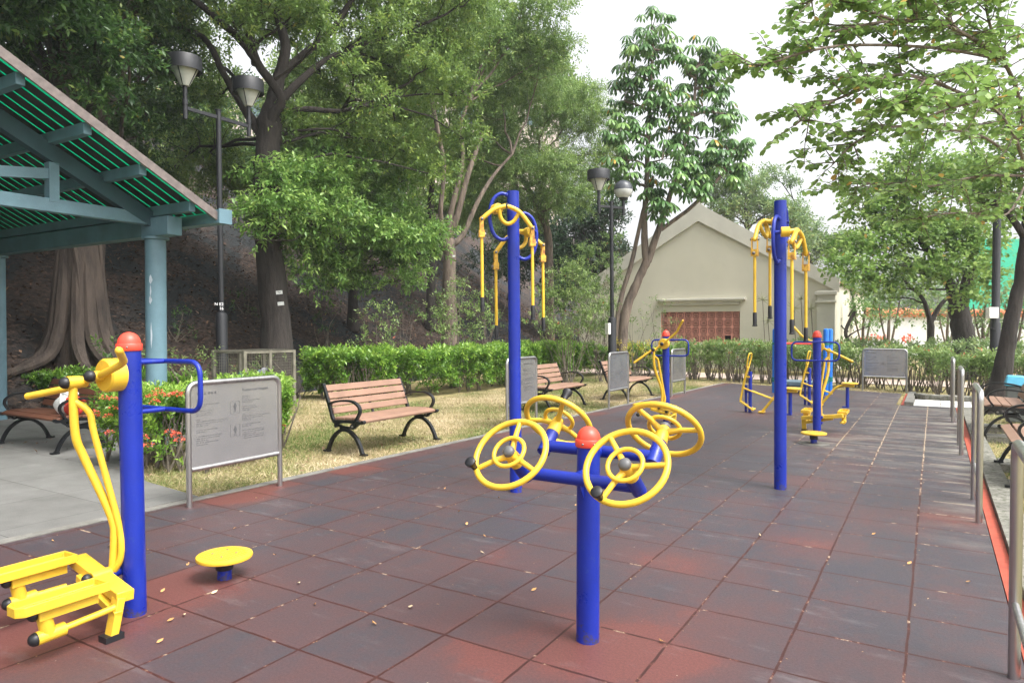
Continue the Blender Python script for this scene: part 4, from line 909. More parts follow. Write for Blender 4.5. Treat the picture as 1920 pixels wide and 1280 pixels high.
wl.add([(w0, 0, zb0), (w1, 0, zb0), (w1, .3, zb0), (w0, .3, zb0)], [(0, 1, 2, 3)]).add([(w0, 0, zt0), (w1, 0, zt0), (w1, .3, zt0), (w0, .3, zt0)], [(3, 2, 1, 0)])
wl.add([(hw, 0, -.05), (hw, 12, -.05), (hw, 12, bz(hw)), (hw, 0, bz(hw))], [(0, 1, 2, 3)]).add([(hl, 0, -.05), (hl, 12, -.05), (hl, 12, bz(hl)), (hl, 0, bz(hl))], [(3, 2, 1, 0)])
wl.add([(hl, 12, -.05), (hw, 12, -.05), (hw, 12, bz(hw)), (0, 12, bz(0)), (hl, 12, bz(hl))], [(4, 3, 2, 1, 0)])
wl.build('wall', 'wall', bd, smooth=False)
rf = MB()
for q in (-1, 1):
    xe = (hw+.12) if q > 0 else (hl-.12)
    rf.add([(0, -.05, bz(0)+.05), (xe, -.05, bz(xe)+.05), (xe, 12.2, bz(xe)+.05), (0, 12.2, bz(0)+.05)], [(0, 1, 2, 3)])
rf.build('roof', 'rooftile', bd, smooth=False)
vg = MB(); th_ = .58
apex = [(-.35, bz(.35)+.30), (-.12, bz(.12)+.35), (0, bz(0)+.44), (.12, bz(.12)+.35), (.35, bz(.35)+.30)]
top = [(hl-.15, bz(hl-.15)+.18)] + apex + [(hw+.15, bz(hw+.15)+.18)]; bot = [(hl-.15, bz(hl)+.18-th_), (-.3, bz(.3)+.18-th_), (0, bz(0)+.18-th_), (.3, bz(.3)+.18-th_), (hw+.15, bz(hw)+.18-th_)]
prof = [(a, b) for a, b in top] + [(a, b) for a, b in bot[::-1]]; n = len(prof)
nt_ = len(top); 
def vpoly(pts): 
    k = len(pts); vg.add([(a, -.10, b) for a, b in pts] + [(a, .02, b) for a, b in pts], [tuple(range(k-1, -1, -1)), tuple(range(k, 2*k))] + [(i, (i+1) % k, (i+1) % k+k, i+k) for i in range(k)])
vpoly([top[0], top[1], bot[1], bot[0]]); vpoly([top[5], top[6], bot[4], bot[3]]); vpoly([top[1], top[2], top[3], top[4], top[5], bot[3], bot[2], bot[1]])
vg.build('verge_band', 'trim', bd, smooth=False)
pl_ = MB().box((hw-.29, -.06, (bz(hw)-.3)/2), (.62, .14, bz(hw)-.35)).box((hw-.29, -.09, 2.55), (.72, .2, .07)).box((hw-.29, -.09, bz(hw)-.42), (.74, .22, .12)); pl_.build('corner_pilaster', 'trim', bd, bevel=.01)
l0, zl = PV(1234, 566, BV); l1, _ = PV(1399, 560, BV); l0 -= uap; l1 -= uap
MB().box(((l0+l1)/2, -.11, zl+.06), (l1-l0, .26, .09)).box(((l0+l1)/2, -.07, zl-.02), (l1-l0-.25, .16, .08)).box(((l0+l1)/2, -.045, zl-.11), (l1-l0-.5, .10, .10)).build('ledge', 'trim', bd, bevel=.012)
wi = MB(); nx, nz = 10, 4; bw = (w1-w0)/nx; bh = (zt0-zb0)/nz
for i in range(nx):
    for j in range(nz):
        cx, cz = w0+(i+.5)*bw, zb0+(j+.5)*bh; y = .1
        if i == 8 and j == 0:
            for q in (-1, 1): wi.box((cx+q*bw*.45, y, cz), (bw*.1, .1, bh)); wi.box((cx, y, cz+q*bh*.45), (bw*.8, .1, bh*.1))
            continue
        for q in (-1, 1):
            wi.box((cx+q*bw*.465, y, cz), (bw*.085, .05, bh)); wi.box((cx, y+.002, cz+q*bh*.465), (bw*.83, .046, bh*.085))
            for p in (-1, 1): wi.box((cx+q*bw*.36, y+.004, cz+p*bh*.36), (bw*.26, .03, bh*.09), Matrix.Rotation(-q*p*math.atan2(bh, bw), 3, 'Y'))
        wi.tube([(cx+bw*.29*math.cos(a), y, cz+bh*.29*math.sin(a)) for a in np.linspace(0, 2*math.pi, 13)[:-1]], .022, 6, closed=True)
        wi.tube([(cx+bw*.15*math.cos(a), y, cz+bh*.15*math.sin(a)) for a in (0, math.pi/2, math.pi, 3*math.pi/2)], .014, 4, closed=True)
wi = wi.build('lattice_window', 'terracotta', bd, smooth=False)
MB().box(((w0+w1)/2, .35, (zb0+zt0)/2), (w1-w0+.3, .05, zt0-zb0+.3)).build('shade_backing', 'darkvoid', wi, smooth=False)  # near-black sheet painted as the unlit inside behind the lattice

# low wall with tiled coping behind the right trees
tw = thing('tiled_wall', 'long white garden wall capped with orange tiles behind the right trees', 'wall', Vector((D(1730, 640, 40).x, 40, 0)), -.12)
MB().box((0, 0, 1.15), (14, .3, 2.3)).build('wall', 'white', tw); MB().box((1.2, -.2, 2.02), (1.7, .1, .14)).build('ledge', 'white', tw)
c = MB()
for i in range(52): c.lathe([(.13, 0), (.13, .62)], 10, (-6.8+i*.27, -.38, 2.36), (0, 1, .42))
c.box((0, 0, 2.52), (14.1, .5, .16)); c.build('tile_coping', 'rooftile', tw)
tw2 = thing('white_outbuilding', 'low cream building seen between the thin trees right of the gable', 'building', Vector((D(1610, 640, 44).x, 44, 0)), -.1)
MB().box((0, 0, 1.3), (5.5, 4, 2.6)).build('wall', 'wall', tw2); MB().box((0, 0, 2.72), (6.1, 4.6, .24), taper=.7).build('roof', 'rooftile', tw2); MB().box((1, -2.02, 1.2), (.5, .06, 1.0)).build('window', 'aptglass', tw2)
gn = thing('green_net_fence', 'tall green netting far beyond the trees at the right edge', 'fence', Vector((D(1885, 640, 48).x, 48, 0)), -.1)
MB().box((0, 0, 5.0), (5, .04, 5.6)).build('net', 'netfence', gn); q = MB()
for i in range(3): q.tube([(-2.5+2.5*i, .1, 0), (-2.5+2.5*i, .1, 7.9)], .06, 8)
q.split('post', 'lampblack', gn)
# apartment tower glimpsed through the canopy
at = thing('apartment_tower', 'pale pink apartment tower glimpsed through gaps in the left trees', 'building', Vector((-12, 88, 0)), .1)
MB().box((-6, 0, 15), (46, 14, 30)).build('wall', 'aptwall', at, smooth=False)
for i in range(11):
    for j in range(5): MB().box((-26+i*4, -7.02, 7+j*4.9), (1.8, .1, 2.0)).build('window', 'aptglass', at, smooth=False)

# ================================================================ CAGE, BIN
CG = Vector((D(477, 640, 13.6).x, 13.6, 0)); cgo = lambda x, y: CG + Matrix.Rotation(TH, 3, 'Z') @ Vector((x, y, .02))
cg = thing('mesh_cage', 'weathered box cage of wire mesh holding plastic bags, behind the flowering bush', 'cage', CG, TH)
f = MB(); a, b, h = .45, .58, 1.12
for x in (-a, a):
    for y in (-b, 0, b): f.box((x, y, h/2), (.06, .06, h))
for z in (.08, h-.03):
    for x in (-a, a): f.box((x, 0, z), (.05, 2*b, .04))
    for y in (-b, b): f.box((0, y, z+.002), (2*a, .05, .04))
f.build('frame', 'cagewood', cg)
ms = MB(); st_ = .055
for y in (-b, b):
    x = -a
    while x < a: ms.box((x, y, h/2), (.003, .003, h)); x += st_
    z = .05
    while z < h: ms.box((0, y, z), (2*a, .003, .003)); z += st_
for x in (-a, a):
    y = -b
    while y < b: ms.box((x, y, h/2), (.003, .003, h)); y += st_
    z = .05
    while z < h: ms.box((x, 0, z), (.003, 2*b, .003)); z += st_
x = -a
while x < a: ms.box((x, 0, h), (.005, 2*b, .004)); x += .03
y = -b
while y < b: ms.box((0, y, h+.003), (2*a, .005, .004)); y += .03
ms.build('wire_mesh', 'cagewood', cg, smooth=False)
gb = thing('plastic_bag', 'crumpled grey plastic bag inside the right end of the mesh cage', 'bag', cgo(0, .3), TH); blob((0, 0, .36), .22, (.9, .8, 1.5), 4, amp=.22).build('bag_body', 'greybag', gb); blob((-.08, -.08, .66), .06, (1.2, 1, .6), 8).build('blue_tie', 'skyblue', gb)
gb = thing('plastic_sheet', 'folded teal plastic sheet inside the left end of the mesh cage', 'plastic sheet', cgo(0, -.3), TH); blob((0, 0, .32), .21, (1.0, .9, 1.3), 14, amp=.3).build('sheet_body', 'tealbag', gb); blob((.06, .04, .52), .14, (1.2, .7, .5), 17, amp=.3).build('grey_fold', 'greybag', gb)
bn = thing('litter_bin', 'grey box with a light blue sloping lid behind the farther right bench', 'litter bin', Vector((D(1905, 640, 11.6).x, 11.6, 0)), TH)
MB().box((0, 0, .30), (.26, .24, .60)).build('body', M.setdefault('greybin', simple('grey_bin', (.12, .13, .13), .5)), bn, bevel=.02); MB().box((0, 0, .69), (.32, .30, .17), taper=.72).build('lid', 'skyblue', bn, bevel=.02)

# ================================================================ VEGETATION
def zv(p, z): return Vector((p.x, p.y, z))
def V3(px, py, Y): return D(px, py, Y)
def TP(lst): return [V3(*q) for q in lst]
L_FIC = dict(mat='l_ficus', dens=62, leafsize=.135, nl=9, twig=.34, sub=10)
# banyan with buttress roots
bb = D(150, 640, 14.2); bb = Vector((bb.x, bb.y, .62)); root = thing('banyan_tree', 'old banyan with buttress roots in the dark behind the shelter', 'tree', bb)
mb = MB(); trunkpath([Vector((0, 0, -.3)), Vector((0, 0, 1)), Vector((.05, 0, 2.4)), Vector((-.1, .1, 4.2)), Vector((-.3, .3, 6.5)), Vector((-.6, .5, 9.5))], [.62, .42, .40, .36, .22, .06], mb, 20)
for k in range(11):
    a = k*.571 + random.uniform(-.15, .15); L = random.uniform(1.0, 1.9); da = random.uniform(-.3, .3)
    q = lambda r, z, o=0: Vector((math.cos(a+o*da)*r, math.sin(a+o*da)*r, z))
    mb.tube(smoothpath([q(.30, 2.6), q(.40, 1.4), q(.52, .72), q(.80, .30, .5), q(L, .0, 1), q(L+.5, -.3, 1.5)], 4), [.10, .11, .12, .13, .13, .13, .13, .13, .13, .13, .12, .12, .11, .10, .09, .08, .07, .06, .05, .04, .03], 9)
for k in range(7): a = random.uniform(0, 6.28); mb.tube(smoothpath([Vector((math.cos(a)*.44, math.sin(a)*.44, 2.8)), Vector((math.cos(a+.3)*.46, math.sin(a+.3)*.46, 1.6)), Vector((math.cos(a+.1)*.6, math.sin(a+.1)*.6, .2))], 4), .045, 7)
bc = PC([(40, 60, 150, 15), (190, 150, 120, 16), (230, 40, 110, 16), (210, 270, 90, 18), (300, 120, 80, 18), (120, -60, 160, 14), (300, 0, 80, 18), (60, 220, 120, 18), (-60, 120, 160, 14), (300, 230, 60, 19), (-100, -60, 200, 12), (60, 340, 110, 21), (250, 380, 110, 22), (90, 20, 70, 12.5), (180, 70, 60, 12.8), (235, 90, 40, 13), (215, 190, 40, 13.2), (150, 130, 50, 12.6), (20, 40, 60, 12), (265, 0, 40, 13.5), (265, 250, 30, 16), (110, -20, 60, 12)], .5)
bc += [(Vector(q), 2.3) for q in ((-12.5, 9.5, 8.8), (-9.5, 10.5, 9.2), (-14, 13, 9.5), (-10.5, 14, 10.4), (-7.5, 13, 10.2), (-12, 17, 11), (-8.5, 17, 11), (-16, 16, 9.5), (-17, 12, 8), (-7.5, 9.5, 9.4), (-10.5, 7, 9), (-15, 9, 8.6), (-6.2, 16, 10.8), (-14, 19, 11.5))]  # unseen clumps added overhead to shade the shelter and slope
for c, r in bc: limb(mb, Vector((-.2, .2, 4.5 + random.uniform(-.6, 1.2))), c-bb, .075, .02, seg=7)
mb.build('trunk', 'barkbanyan', root); foliage('crown', [(c-bb, r) for c, r in bc], parent=root, **dict(L_FIC, dens=L_FIC['dens']*FD))
# big dark tree with spreading limbs
base = D(527, 640, 17); base = Vector((base.x, 17, .15))
T = lambda *l: TP([(x, y, 17+dy) for x, y, dy in l])
tree('spreading_tree', 'big dark tree with thick spreading limbs and two white tags on its trunk', 'tree', base,
     [([base+Vector((0, 0, -.3))] + T((512, 560, 0), (502, 440, 0), (500, 330, 0), (505, 240, 0), (514, 190, .1), (520, 140, .2)), [.40, .34, .31, .31, .30, .19, .10]),
      (T((505, 260, 0), (512, 215, -.2), (528, 185, -.3), (490, 130, -.5), (455, 80, -.8), (400, 30, -1), (340, -20, -1.2)), [.17, .13, .10, .10, .09, .075, .06]),
      (T((490, 250, 0), (450, 190, 0), (420, 140, 0), (380, 70, .2), (300, 45, .6)), [.14, .10, .08, .07, .05]),
      (T((505, 260, 0), (520, 160, .3), (535, 90, .4), (520, 20, .5), (530, -60, .5)), [.22, .15, .12, .10, .07]),
      (T((520, 150, .3), (560, 110, .6), (620, 60, .8), (660, 0, 1), (700, -50, 1.4)), [.12, .09, .08, .07, .05]),
      (T((530, 205, .2), (580, 205, .5), (640, 208, .8), (700, 190, 1.2)), [.08, .07, .055, .035]),
      (T((480, 120, 0), (470, 60, .2), (490, -10, .2)), [.12, .10, .08]),
      (T((525, 190, .3), (560, 155, .6), (600, 120, 1), (660, 90, 1.5), (760, 60, 2.2)), [.11, .09, .075, .06, .04])],
     PC([(440, -20, 100, 17.5), (590, 30, 80, 19), (700, 20, 100, 18.5), (800, 40, 90, 20), (610, 150, 70, 20.5), (700, 130, 80, 20.5), (400, 180, 80, 20.5), (380, 90, 60, 19.5), (640, 230, 70, 20.5), (560, 260, 55, 20.5),
         (780, 150, 90, 21), (400, 290, 70, 21), (850, 80, 80, 20), (740, 230, 70, 21), (520, 60, 60, 19.5), (880, 0, 80, 19), (620, -50, 100, 18), (330, 320, 80, 21.5), (440, 350, 60, 21), (600, 60, 45, 15.8), (440, 50, 42, 15.8), (655, 130, 34, 16), (560, 10, 45, 15.8), (700, 190, 36, 17), (600, 255, 50, 18), (680, 265, 55, 18.5), (760, 285, 55, 19), (820, 330, 40, 19.5), (545, 240, 34, 17.6), (500, 20, 40, 16), (335, 40, 34, 17.5), (720, 50, 45, 17), (800, 120, 50, 18.5), (860, 180, 50, 19), (870, 260, 45, 19.5)], .4), 'bark', dict(L_FIC, dens=50, mat='l_mid'), limb_r=.06)
pm = MB()
for i, (px, py, dz) in enumerate(((523, 548, .07), (526, 569, .02))):
    q = D(px, py, 16.60); q.y = 16.62; tg = thing('tree_tag', ['upper white number tag on the big dark trunk', 'lower blank white tag on the big dark trunk'][i], 'tag', q, dz)
    MB().box((0, 0, 0), (.15, .012, .085), Matrix.Rotation(-.1, 3, 'Y')).build('plate', 'white', tg)
    if i == 0: textmesh('T69', .05, 'number', 'ink', tg, Matrix.Translation((0, -.008, -.016)) @ Matrix.Rotation(.1, 4, 'Y') @ Matrix.Rotation(math.pi/2, 4, 'X'), 'CENTER')
# bright drooping tree on the slope
def hz(px, Y): 
    d = D(px, 640, Y); u, v = UV(d.x, d.y); return Vector((d.x, d.y, hill_z(u, v)-.1))
b1 = hz(661, 22.5)
tree('drooping_tree', 'bright green low drooping tree standing on the slope', 'tree', b1, [([b1] + TP([(660, 500, 22.5), (650, 420, 22), (640, 340, 21.5)]), [.16, .13, .11, .06])],
     PC([(560, 335, 66, 17), (505, 400, 45, 15.6), (620, 330, 60, 18.5), (700, 350, 60, 20.5), (560, 400, 55, 16.5), (640, 410, 62, 18), (710, 420, 60, 20), (780, 440, 42, 20), (640, 480, 55, 21.5), (720, 480, 55, 21), (680, 300, 50, 22), (760, 500, 35, 21), (590, 300, 45, 21.5), (575, 450, 40, 21), (760, 390, 40, 21), (525, 335, 48, 16.0), (490, 430, 26, 15.8), (540, 385, 45, 15.8), (600, 370, 55, 17.5), (680, 390, 50, 19.5), (500, 380, 35, 19.3), (800, 450, 30, 20.3), (650, 360, 55, 19.6), (740, 430, 45, 19.6), (600, 450, 50, 17.8), (560, 460, 40, 17), (690, 450, 50, 19.0), (620, 500, 45, 18.5), (790, 455, 36, 18.5), (750, 450, 45, 18.5), (660, 520, 35, 20.5), (750, 480, 35, 20.2), (540, 300, 35, 21), (462, 405, 20, 15.5), (478, 335, 22, 16), (825, 440, 24, 18.5), (815, 470, 18, 18.5), (600, 285, 26, 18), (705, 288, 28, 20), (555, 515, 24, 17.5), (620, 540, 26, 19), (765, 530, 28, 20), (700, 545, 22, 19.5), (480, 450, 16, 15.5), (655, 285, 24, 19), (755, 340, 30, 20), (580, 545, 16, 18)], .3),
     'bark', dict(mat='l_bright', dens=48, leafsize=.145, nl=9, twig=.34, sub=12, droop=-.22, flat=.45, subr=.5), limb_r=.05)
b2 = hz(808, 26)
tree('slender_tree', 'slender dark trunk on the slope left of the forked tree', 'tree', b2, [([b2] + TP([(808, 480, 26), (806, 400, 26), (812, 330, 26)]), [.17, .14, .12, .08])], PC([(790, 330, 60, 26), (830, 270, 60, 27), (760, 280, 60, 26)], .4), 'bark', dict(L_FIC, leafsize=.15, dens=48, mat='l_mid'))
b3 = hz(843, 23.5)
tree('forked_tree', 'pale forked multi stem tree with a small white tag, behind the first hedge', 'tree', b3,
     [([b3] + TP([(843, 500, 23.5), (840, 450, 23.5)]), [.26, .22, .2]), (TP([(840, 460, 23.5), (858, 400, 23.5), (880, 320, 23.6), (905, 250, 24)]), [.15, .11, .09, .05]),
      (TP([(838, 460, 23.5), (845, 400, 23.4), (868, 300, 23.4), (862, 240, 23.4), (880, 190, 23.5)]), [.14, .10, .07, .06, .05]), (TP([(836, 470, 23.4), (826, 400, 23), (832, 310, 23), (812, 200, 23), (805, 150, 23)]), [.12, .08, .07, .07, .05]),
      (TP([(846, 460, 23.5), (868, 440, 23.7), (895, 380, 24), (925, 330, 24.5), (960, 290, 25)]), [.12, .09, .08, .06, .04])],
     PC([(850, 160, 80, 25), (920, 110, 90, 25), (780, 240, 60, 24.5), (900, 230, 70, 26), (970, 60, 80, 24.5), (1010, 120, 70, 25), (850, 300, 50, 26), (1000, 20, 60, 24), (940, 180, 70, 26), (1050, 90, 40, 25), (820, 90, 60, 24)], .4), 'barklight', dict(mat='l_feather', dens=52, leafsize=.13, nl=9, twig=.36, sub=10, tshift=-.05), limb_r=.05)
tgq = D(851, 480, 23.2); tg = thing('tree_tag', 'tiny white tag on the pale forked trunk', 'tag', tgq, 0); MB().box((0, 0, 0), (.09, .01, .06)).build('plate', 'white', tg)
# feathery light tree
b4 = hz(1030, 29)
tree('feathery_tree', 'light feathery green tree left of the two headed lamp post', 'tree', b4, [([b4] + TP([(1030, 480, 28.5), (1020, 400, 28), (1010, 300, 28)]), [.2, .17, .14, .08]), (TP([(1020, 420, 28), (960, 300, 28), (900, 250, 28)]), [.12, .1, .05])],
     PC([(960, 250, 80, 27.5), (1040, 210, 75, 28), (1100, 240, 60, 28), (1080, 310, 65, 27.5), (1000, 320, 75, 27), (930, 330, 60, 27), (1060, 380, 55, 27), (970, 390, 60, 27.5), (1130, 290, 40, 28.5), (1100, 180, 40, 28), (1120, 350, 35, 27.5), (900, 400, 50, 28)], .5), 'barklight', dict(mat='l_feather', dens=50, leafsize=.14, nl=11, twig=.45, sub=12, droop=-.25, flat=.6, tpl='long', axdroop=-.3), limb_r=.05)
# umbrella tree (schefflera): whorls of drooping leaflets
def umbrella(name, label, base, trunks, clumps, per=17):
    root = thing(name, label, 'tree', base); b = Vector(base); mb = MB(); pts = []
    for P, rr in trunks: pts += trunkpath([Vector(p)-b for p in P], rr, mb, 10)[4:]
    C = []
    for c, r in clumps:
        c = Vector(c)-b; lower = [p for p in pts if p.z < c.z] or pts; st = min(lower, key=lambda p: (p-c).length); limb(mb, st, c, .055, .02, seg=6)
        for i in range(per):
            dv = Vector(rdir(1)[0]); dv.z = dv.z*.9 + .1; e = c + dv*r*random.uniform(.5, 1.4); C.append(e)
            if i % 3 == 0: limb(mb, c, e, .014, .006, n=3, seg=4)
    mb.build('trunk', 'barklight', root); C = np.array([tuple(c) for c in C]); N = len(C); K = 9
    ph = RNG.uniform(0, 6.28, (N, 1)) + np.arange(K)[None, :]*2*np.pi/K; tilt = RNG.normal(0, .18, (N, 1, 2))
    d = np.stack([np.cos(ph), np.sin(ph), np.full(ph.shape, -.75)], -1); d[..., 0] += tilt[..., 0]; d[..., 1] += tilt[..., 1]; d[..., 2] += RNG.normal(0, .12, ph.shape)
    p = C[:, None, :] + d*.03; up = np.array([0, 0, 1.]) + .0*d
    sz = RNG.uniform(.25, .37, (N, 1))*np.ones((1, K)); tint = np.repeat(RNG.normal(.45, .2, N), K) + RNG.normal(0, .06, N*K); tint = np.clip(tint, 0, .95); tint[RNG.random(N*K) < .006] = 1
    leaves('crown', p.reshape(-1, 3), d.reshape(-1, 3), (up*np.ones_like(p)).reshape(-1, 3), sz.ravel(), tint, 'umb', 'l_umb', root)
    return root
TPL['umb'] = (np.array([(0, 0, 0), (.35, .12, .02), (.8, .13, -.10), (1, 0, -.22), (.8, -.13, -.10), (.35, -.12, .02), (.55, 0, .05)]), [(0, 6, 2, 1), (6, 3, 2), (0, 5, 4, 6), (6, 4, 3)])
ub = D(1150, 640, 21.5); ub = Vector((ub.x, 21.5, -.05))
UT = lambda *l: TP([(x, y, 21.5) for x, y in l])
umbrella('umbrella_tree', 'leaning umbrella tree with palm shaped leaves in front of the cream gable', ub,
    [([ub + Vector((.25, 0, 0))] + UT((1172, 590), (1195, 530), (1212, 490)), [.17, .15, .13, .13]), (UT((1212, 495), (1208, 430), (1212, 350), (1215, 260), (1222, 130), (1225, 60)), [.12, .10, .08, .07, .05, .03]),
     (UT((1214, 490), (1235, 430), (1252, 380), (1275, 300), (1300, 200), (1305, 130)), [.12, .10, .08, .06, .05, .03]), ([ub] + UT((1160, 580), (1185, 490), (1205, 400), (1225, 330)), [.09, .075, .07, .06, .04]), (UT((1240, 430), (1300, 385), (1350, 330), (1370, 290)), [.07, .06, .05, .03])],
    PC([(1222, 55, 34, 21.5), (1205, 92, 30, 21.2), (1245, 95, 26, 21.7), (1310, 100, 34, 21.6), (1345, 110, 26, 21.8), (1290, 140, 32, 21.4), (1335, 165, 26, 21.9), (1190, 140, 30, 21.3), (1235, 160, 30, 21.5), (1170, 190, 30, 21.5), (1215, 205, 32, 21.4),
        (1270, 195, 28, 21.4), (1325, 210, 34, 21.8), (1365, 215, 26, 22), (1160, 240, 30, 21.2), (1195, 265, 34, 21), (1255, 245, 34, 21.3), (1310, 260, 36, 21.5), (1360, 265, 34, 21.7), (1390, 270, 16, 21.8), (1175, 300, 30, 21), (1240, 300, 34, 21), (1300, 310, 34, 21.2), (1345, 310, 28, 21.5), (1165, 335, 22, 21.4),
        (1270, 340, 32, 21), (1320, 345, 24, 21), (1215, 350, 26, 21.4), (1380, 325, 18, 21.6), (1240, 390, 20, 20.8)], .3))
# background trees behind the building
for nm, lb_, px, Y, cl, mt in (
    ('background_tree', 'rounded pale green tree rising behind the gable of the cream building', 1400, 40, [(1400, 365, 42), (1440, 400, 45), (1370, 400, 38), (1340, 360, 35), (1470, 430, 40), (1420, 345, 28), (1500, 455, 28), (1350, 330, 25)], 'l_far'),
    ('background_tree', 'tree with sparse top behind the right slope of the cream roof', 1520, 46, [(1510, 440, 35), (1545, 470, 40), (1580, 460, 35), (1480, 400, 28), (1450, 330, 22), (1480, 345, 16)], 'l_far'),
    ('background_tree', 'dark tree behind the shrubs left of the cream building', 1120, 33, [(1090, 430, 55), (1130, 470, 50), (1050, 480, 55), (1100, 520, 50), (1140, 400, 40), (1000, 450, 60), (1060, 540, 45), (960, 500, 45), (1150, 560, 30)], 'l_dark'),
    ('background_tree', 'tree on the crest of the slope behind the drooping tree', 700, 34, [(640, 250, 90), (730, 300, 90), (800, 200, 90), (560, 200, 90), (700, 120, 90), (850, 380, 70), (900, 300, 80)], 'l_mid'),
    ('background_tree', 'dark tree on the crest of the slope behind the first lamp post', 400, 33, [(330, 200, 100), (430, 260, 90), (500, 330, 90), (300, 350, 90), (420, 390, 80), (560, 400, 70), (220, 420, 90), (120, 440, 90)], 'l_ficus'),
    ('background_tree', 'tree on the crest above the feathery tree', 960, 38, [(960, 150, 90), (1040, 170, 70), (900, 380, 70), (980, 440, 60), (1080, 200, 40), (870, 60, 80)], 'l_feather')):
    bs = D(px, 640, Y); u_, v_ = UV(bs.x, bs.y); bs.z = hill_z(u_, v_) - .2 if px < 1300 else -.1
    top = D(px, cl[0][1]+40, Y)
    tree(nm, lb_, 'tree', bs, [([bs, bs.lerp(top, .35)+Vector((.2, 0, 0)), top], [.28, .2, .1])], PC([(x, y, r, Y) for x, y, r in cl], .8), 'bark', dict(mat=mt, dens=26 if mt != 'l_dark' else 30, leafsize=.24, nl=8, twig=.5, sub=12), group='trees seen beyond the nearer ones', limb_r=.09, twigs=False)

# right side trees
def rt(name, label, trunks, cl, Y, bark='barklight', mat='l_bauh', dens=30, ls=.13, tpl='fat', lr=.05, **k):
    b0 = D(trunks[0][0][0][0], 640, Y); b0 = Vector((b0.x, Y, -.08)); tr_ = []
    for i, (P, rr) in enumerate(trunks):
        q = TP([(x, y, Y) for x, y in P])
        if i == 0: q[0] = b0
        tr_.append((q, rr))
    return tree(name, label, 'tree', b0, tr_, PC([(x, y, r, Y+dy) for x, y, r, dy in cl], .3), bark, dict(mat=mat, dens=dens, leafsize=ls, nl=7, twig=.4, sub=11, flat=.6, tpl=tpl, **k), limb_r=lr)
rt('broad_tree', 'broad leafy tree with the thickest trunk among the right trees', [([(1808, 690), (1806, 640), (1800, 590), (1797, 570)], [.44, .34, .29, .30]), ([(1797, 585), (1780, 530), (1740, 470), (1700, 420)], [.22, .16, .11, .07]), ([(1800, 585), (1815, 520), (1830, 450), (1840, 380)], [.22, .15, .11, .07])],
   [(1640, 400, 60, 0), (1700, 360, 65, 0), (1770, 340, 70, 0), (1840, 340, 60, 0), (1620, 470, 55, -.6), (1690, 450, 60, -.5), (1760, 430, 60, -.5), (1830, 450, 60, -.3), (1650, 530, 40, -.8), (1590, 510, 38, -.8), (1720, 510, 42, -.7), (1790, 500, 50, -.7), (1850, 520, 40, 0), (1700, 300, 45, 0), (1880, 400, 50, 0), (1820, 560, 24, -.8)], 22, 'bark', ls=.15, dens=40)
rt('thin_tree', 'thin dark forked trunk between the broad tree and the far sign', [([(1746, 680), (1745, 640), (1744, 600)], [.15, .12, .11]), ([(1744, 602), (1730, 560), (1700, 530), (1682, 500)], [.09, .07, .05, .04]), ([(1746, 602), (1765, 570), (1785, 550), (1800, 520)], [.09, .07, .06, .03])],
   [(1690, 510, 30, 0), (1740, 530, 30, 0), (1790, 520, 32, 0), (1660, 560, 24, 0)], 24.5, 'bark', mat='l_far', dens=16)
rt('leaning_tree', 'leaning trunk rising beside the farther right bench, its leafy boughs hanging into the upper right', [([(1868, 780), (1880, 690), (1895, 610), (1912, 530), (1925, 440), (1938, 330)], [.22, .15, .125, .11, .10, .09]), ([(1925, 450), (1890, 400), (1850, 370), (1800, 350)], [.07, .05, .035, .02])],
   [(1900, 330, 90, 0), (1960, 240, 100, 0), (1840, 380, 60, .5)], 13, 'bark', ls=.11, dens=40)
for lb_, px, Y, cl in (
    ('small bushy tree right of the cream building corner', 1620, 30, [(1600, 560, 28), (1640, 540, 26), (1620, 590, 24), (1590, 600, 18), (1650, 580, 20)]),
    ('small loose tree with upright stems behind the far sign', 1668, 28, [(1670, 560, 26), (1695, 590, 22), (1655, 600, 20), (1700, 545, 22), (1720, 570, 18)]),
    ('small pale tree just behind the thin forked trunk', 1778, 33, [(1770, 590, 24), (1790, 610, 20), (1760, 555, 24), (1735, 590, 18)]),
    ('leafy young tree left of the black pole', 1845, 27, [(1840, 600, 26), (1850, 560, 28), (1870, 620, 24), (1825, 630, 16), (1880, 570, 24)]),
    ('low leafy tree right of the black pole at the border', 1905, 25, [(1900, 620, 28), (1925, 590, 32), (1890, 655, 20), (1915, 545, 30)])):
    rt('young_tree', lb_, [([(px, 690), (px-2, 620), (px+3, 570)], [.07, .06, .03]), ([(px, 660), (px+12, 600), (px+20, 560)], [.05, .04, .02]), ([(px, 665), (px-14, 610), (px-20, 570)], [.045, .035, .02])], [(x, y, r, 0) for x, y, r in cl], Y, mat='l_far', dens=16, ls=.15, lr=.025)
# cloud pruned tree
cp = D(1590, 640, 27); cp = Vector((cp.x, 27, -.05)); r_ = thing('cloud_pruned_tree', 'small tree pruned into flat green pads right of the cream building', 'tree', cp)
mb = MB(); mb.tube(smoothpath([Vector((0, 0, 0)), Vector((.1, 0, .9)), Vector((-.1, 0, 1.5)), Vector((.25, 0, 2.3))], 4), .07, 8)
pads = [(Vector((.3, 0, 2.5)), .5), (Vector((-.5, 0, 1.9)), .38), (Vector((.8, 0, 1.7)), .4), (Vector((-.3, -.1, 1.15)), .28), (Vector((.35, 0, 1.05)), .28)]
for c, r in pads: limb(mb, Vector((0, 0, c.z-.4)), c, .035, .02, seg=5)
mb.build('trunk', 'bark', r_); foliage('crown', pads, 300, .08, 'l_hedge', r_, sub=8, flat=.35, nl=8, twig=.12, tshift=-.25)

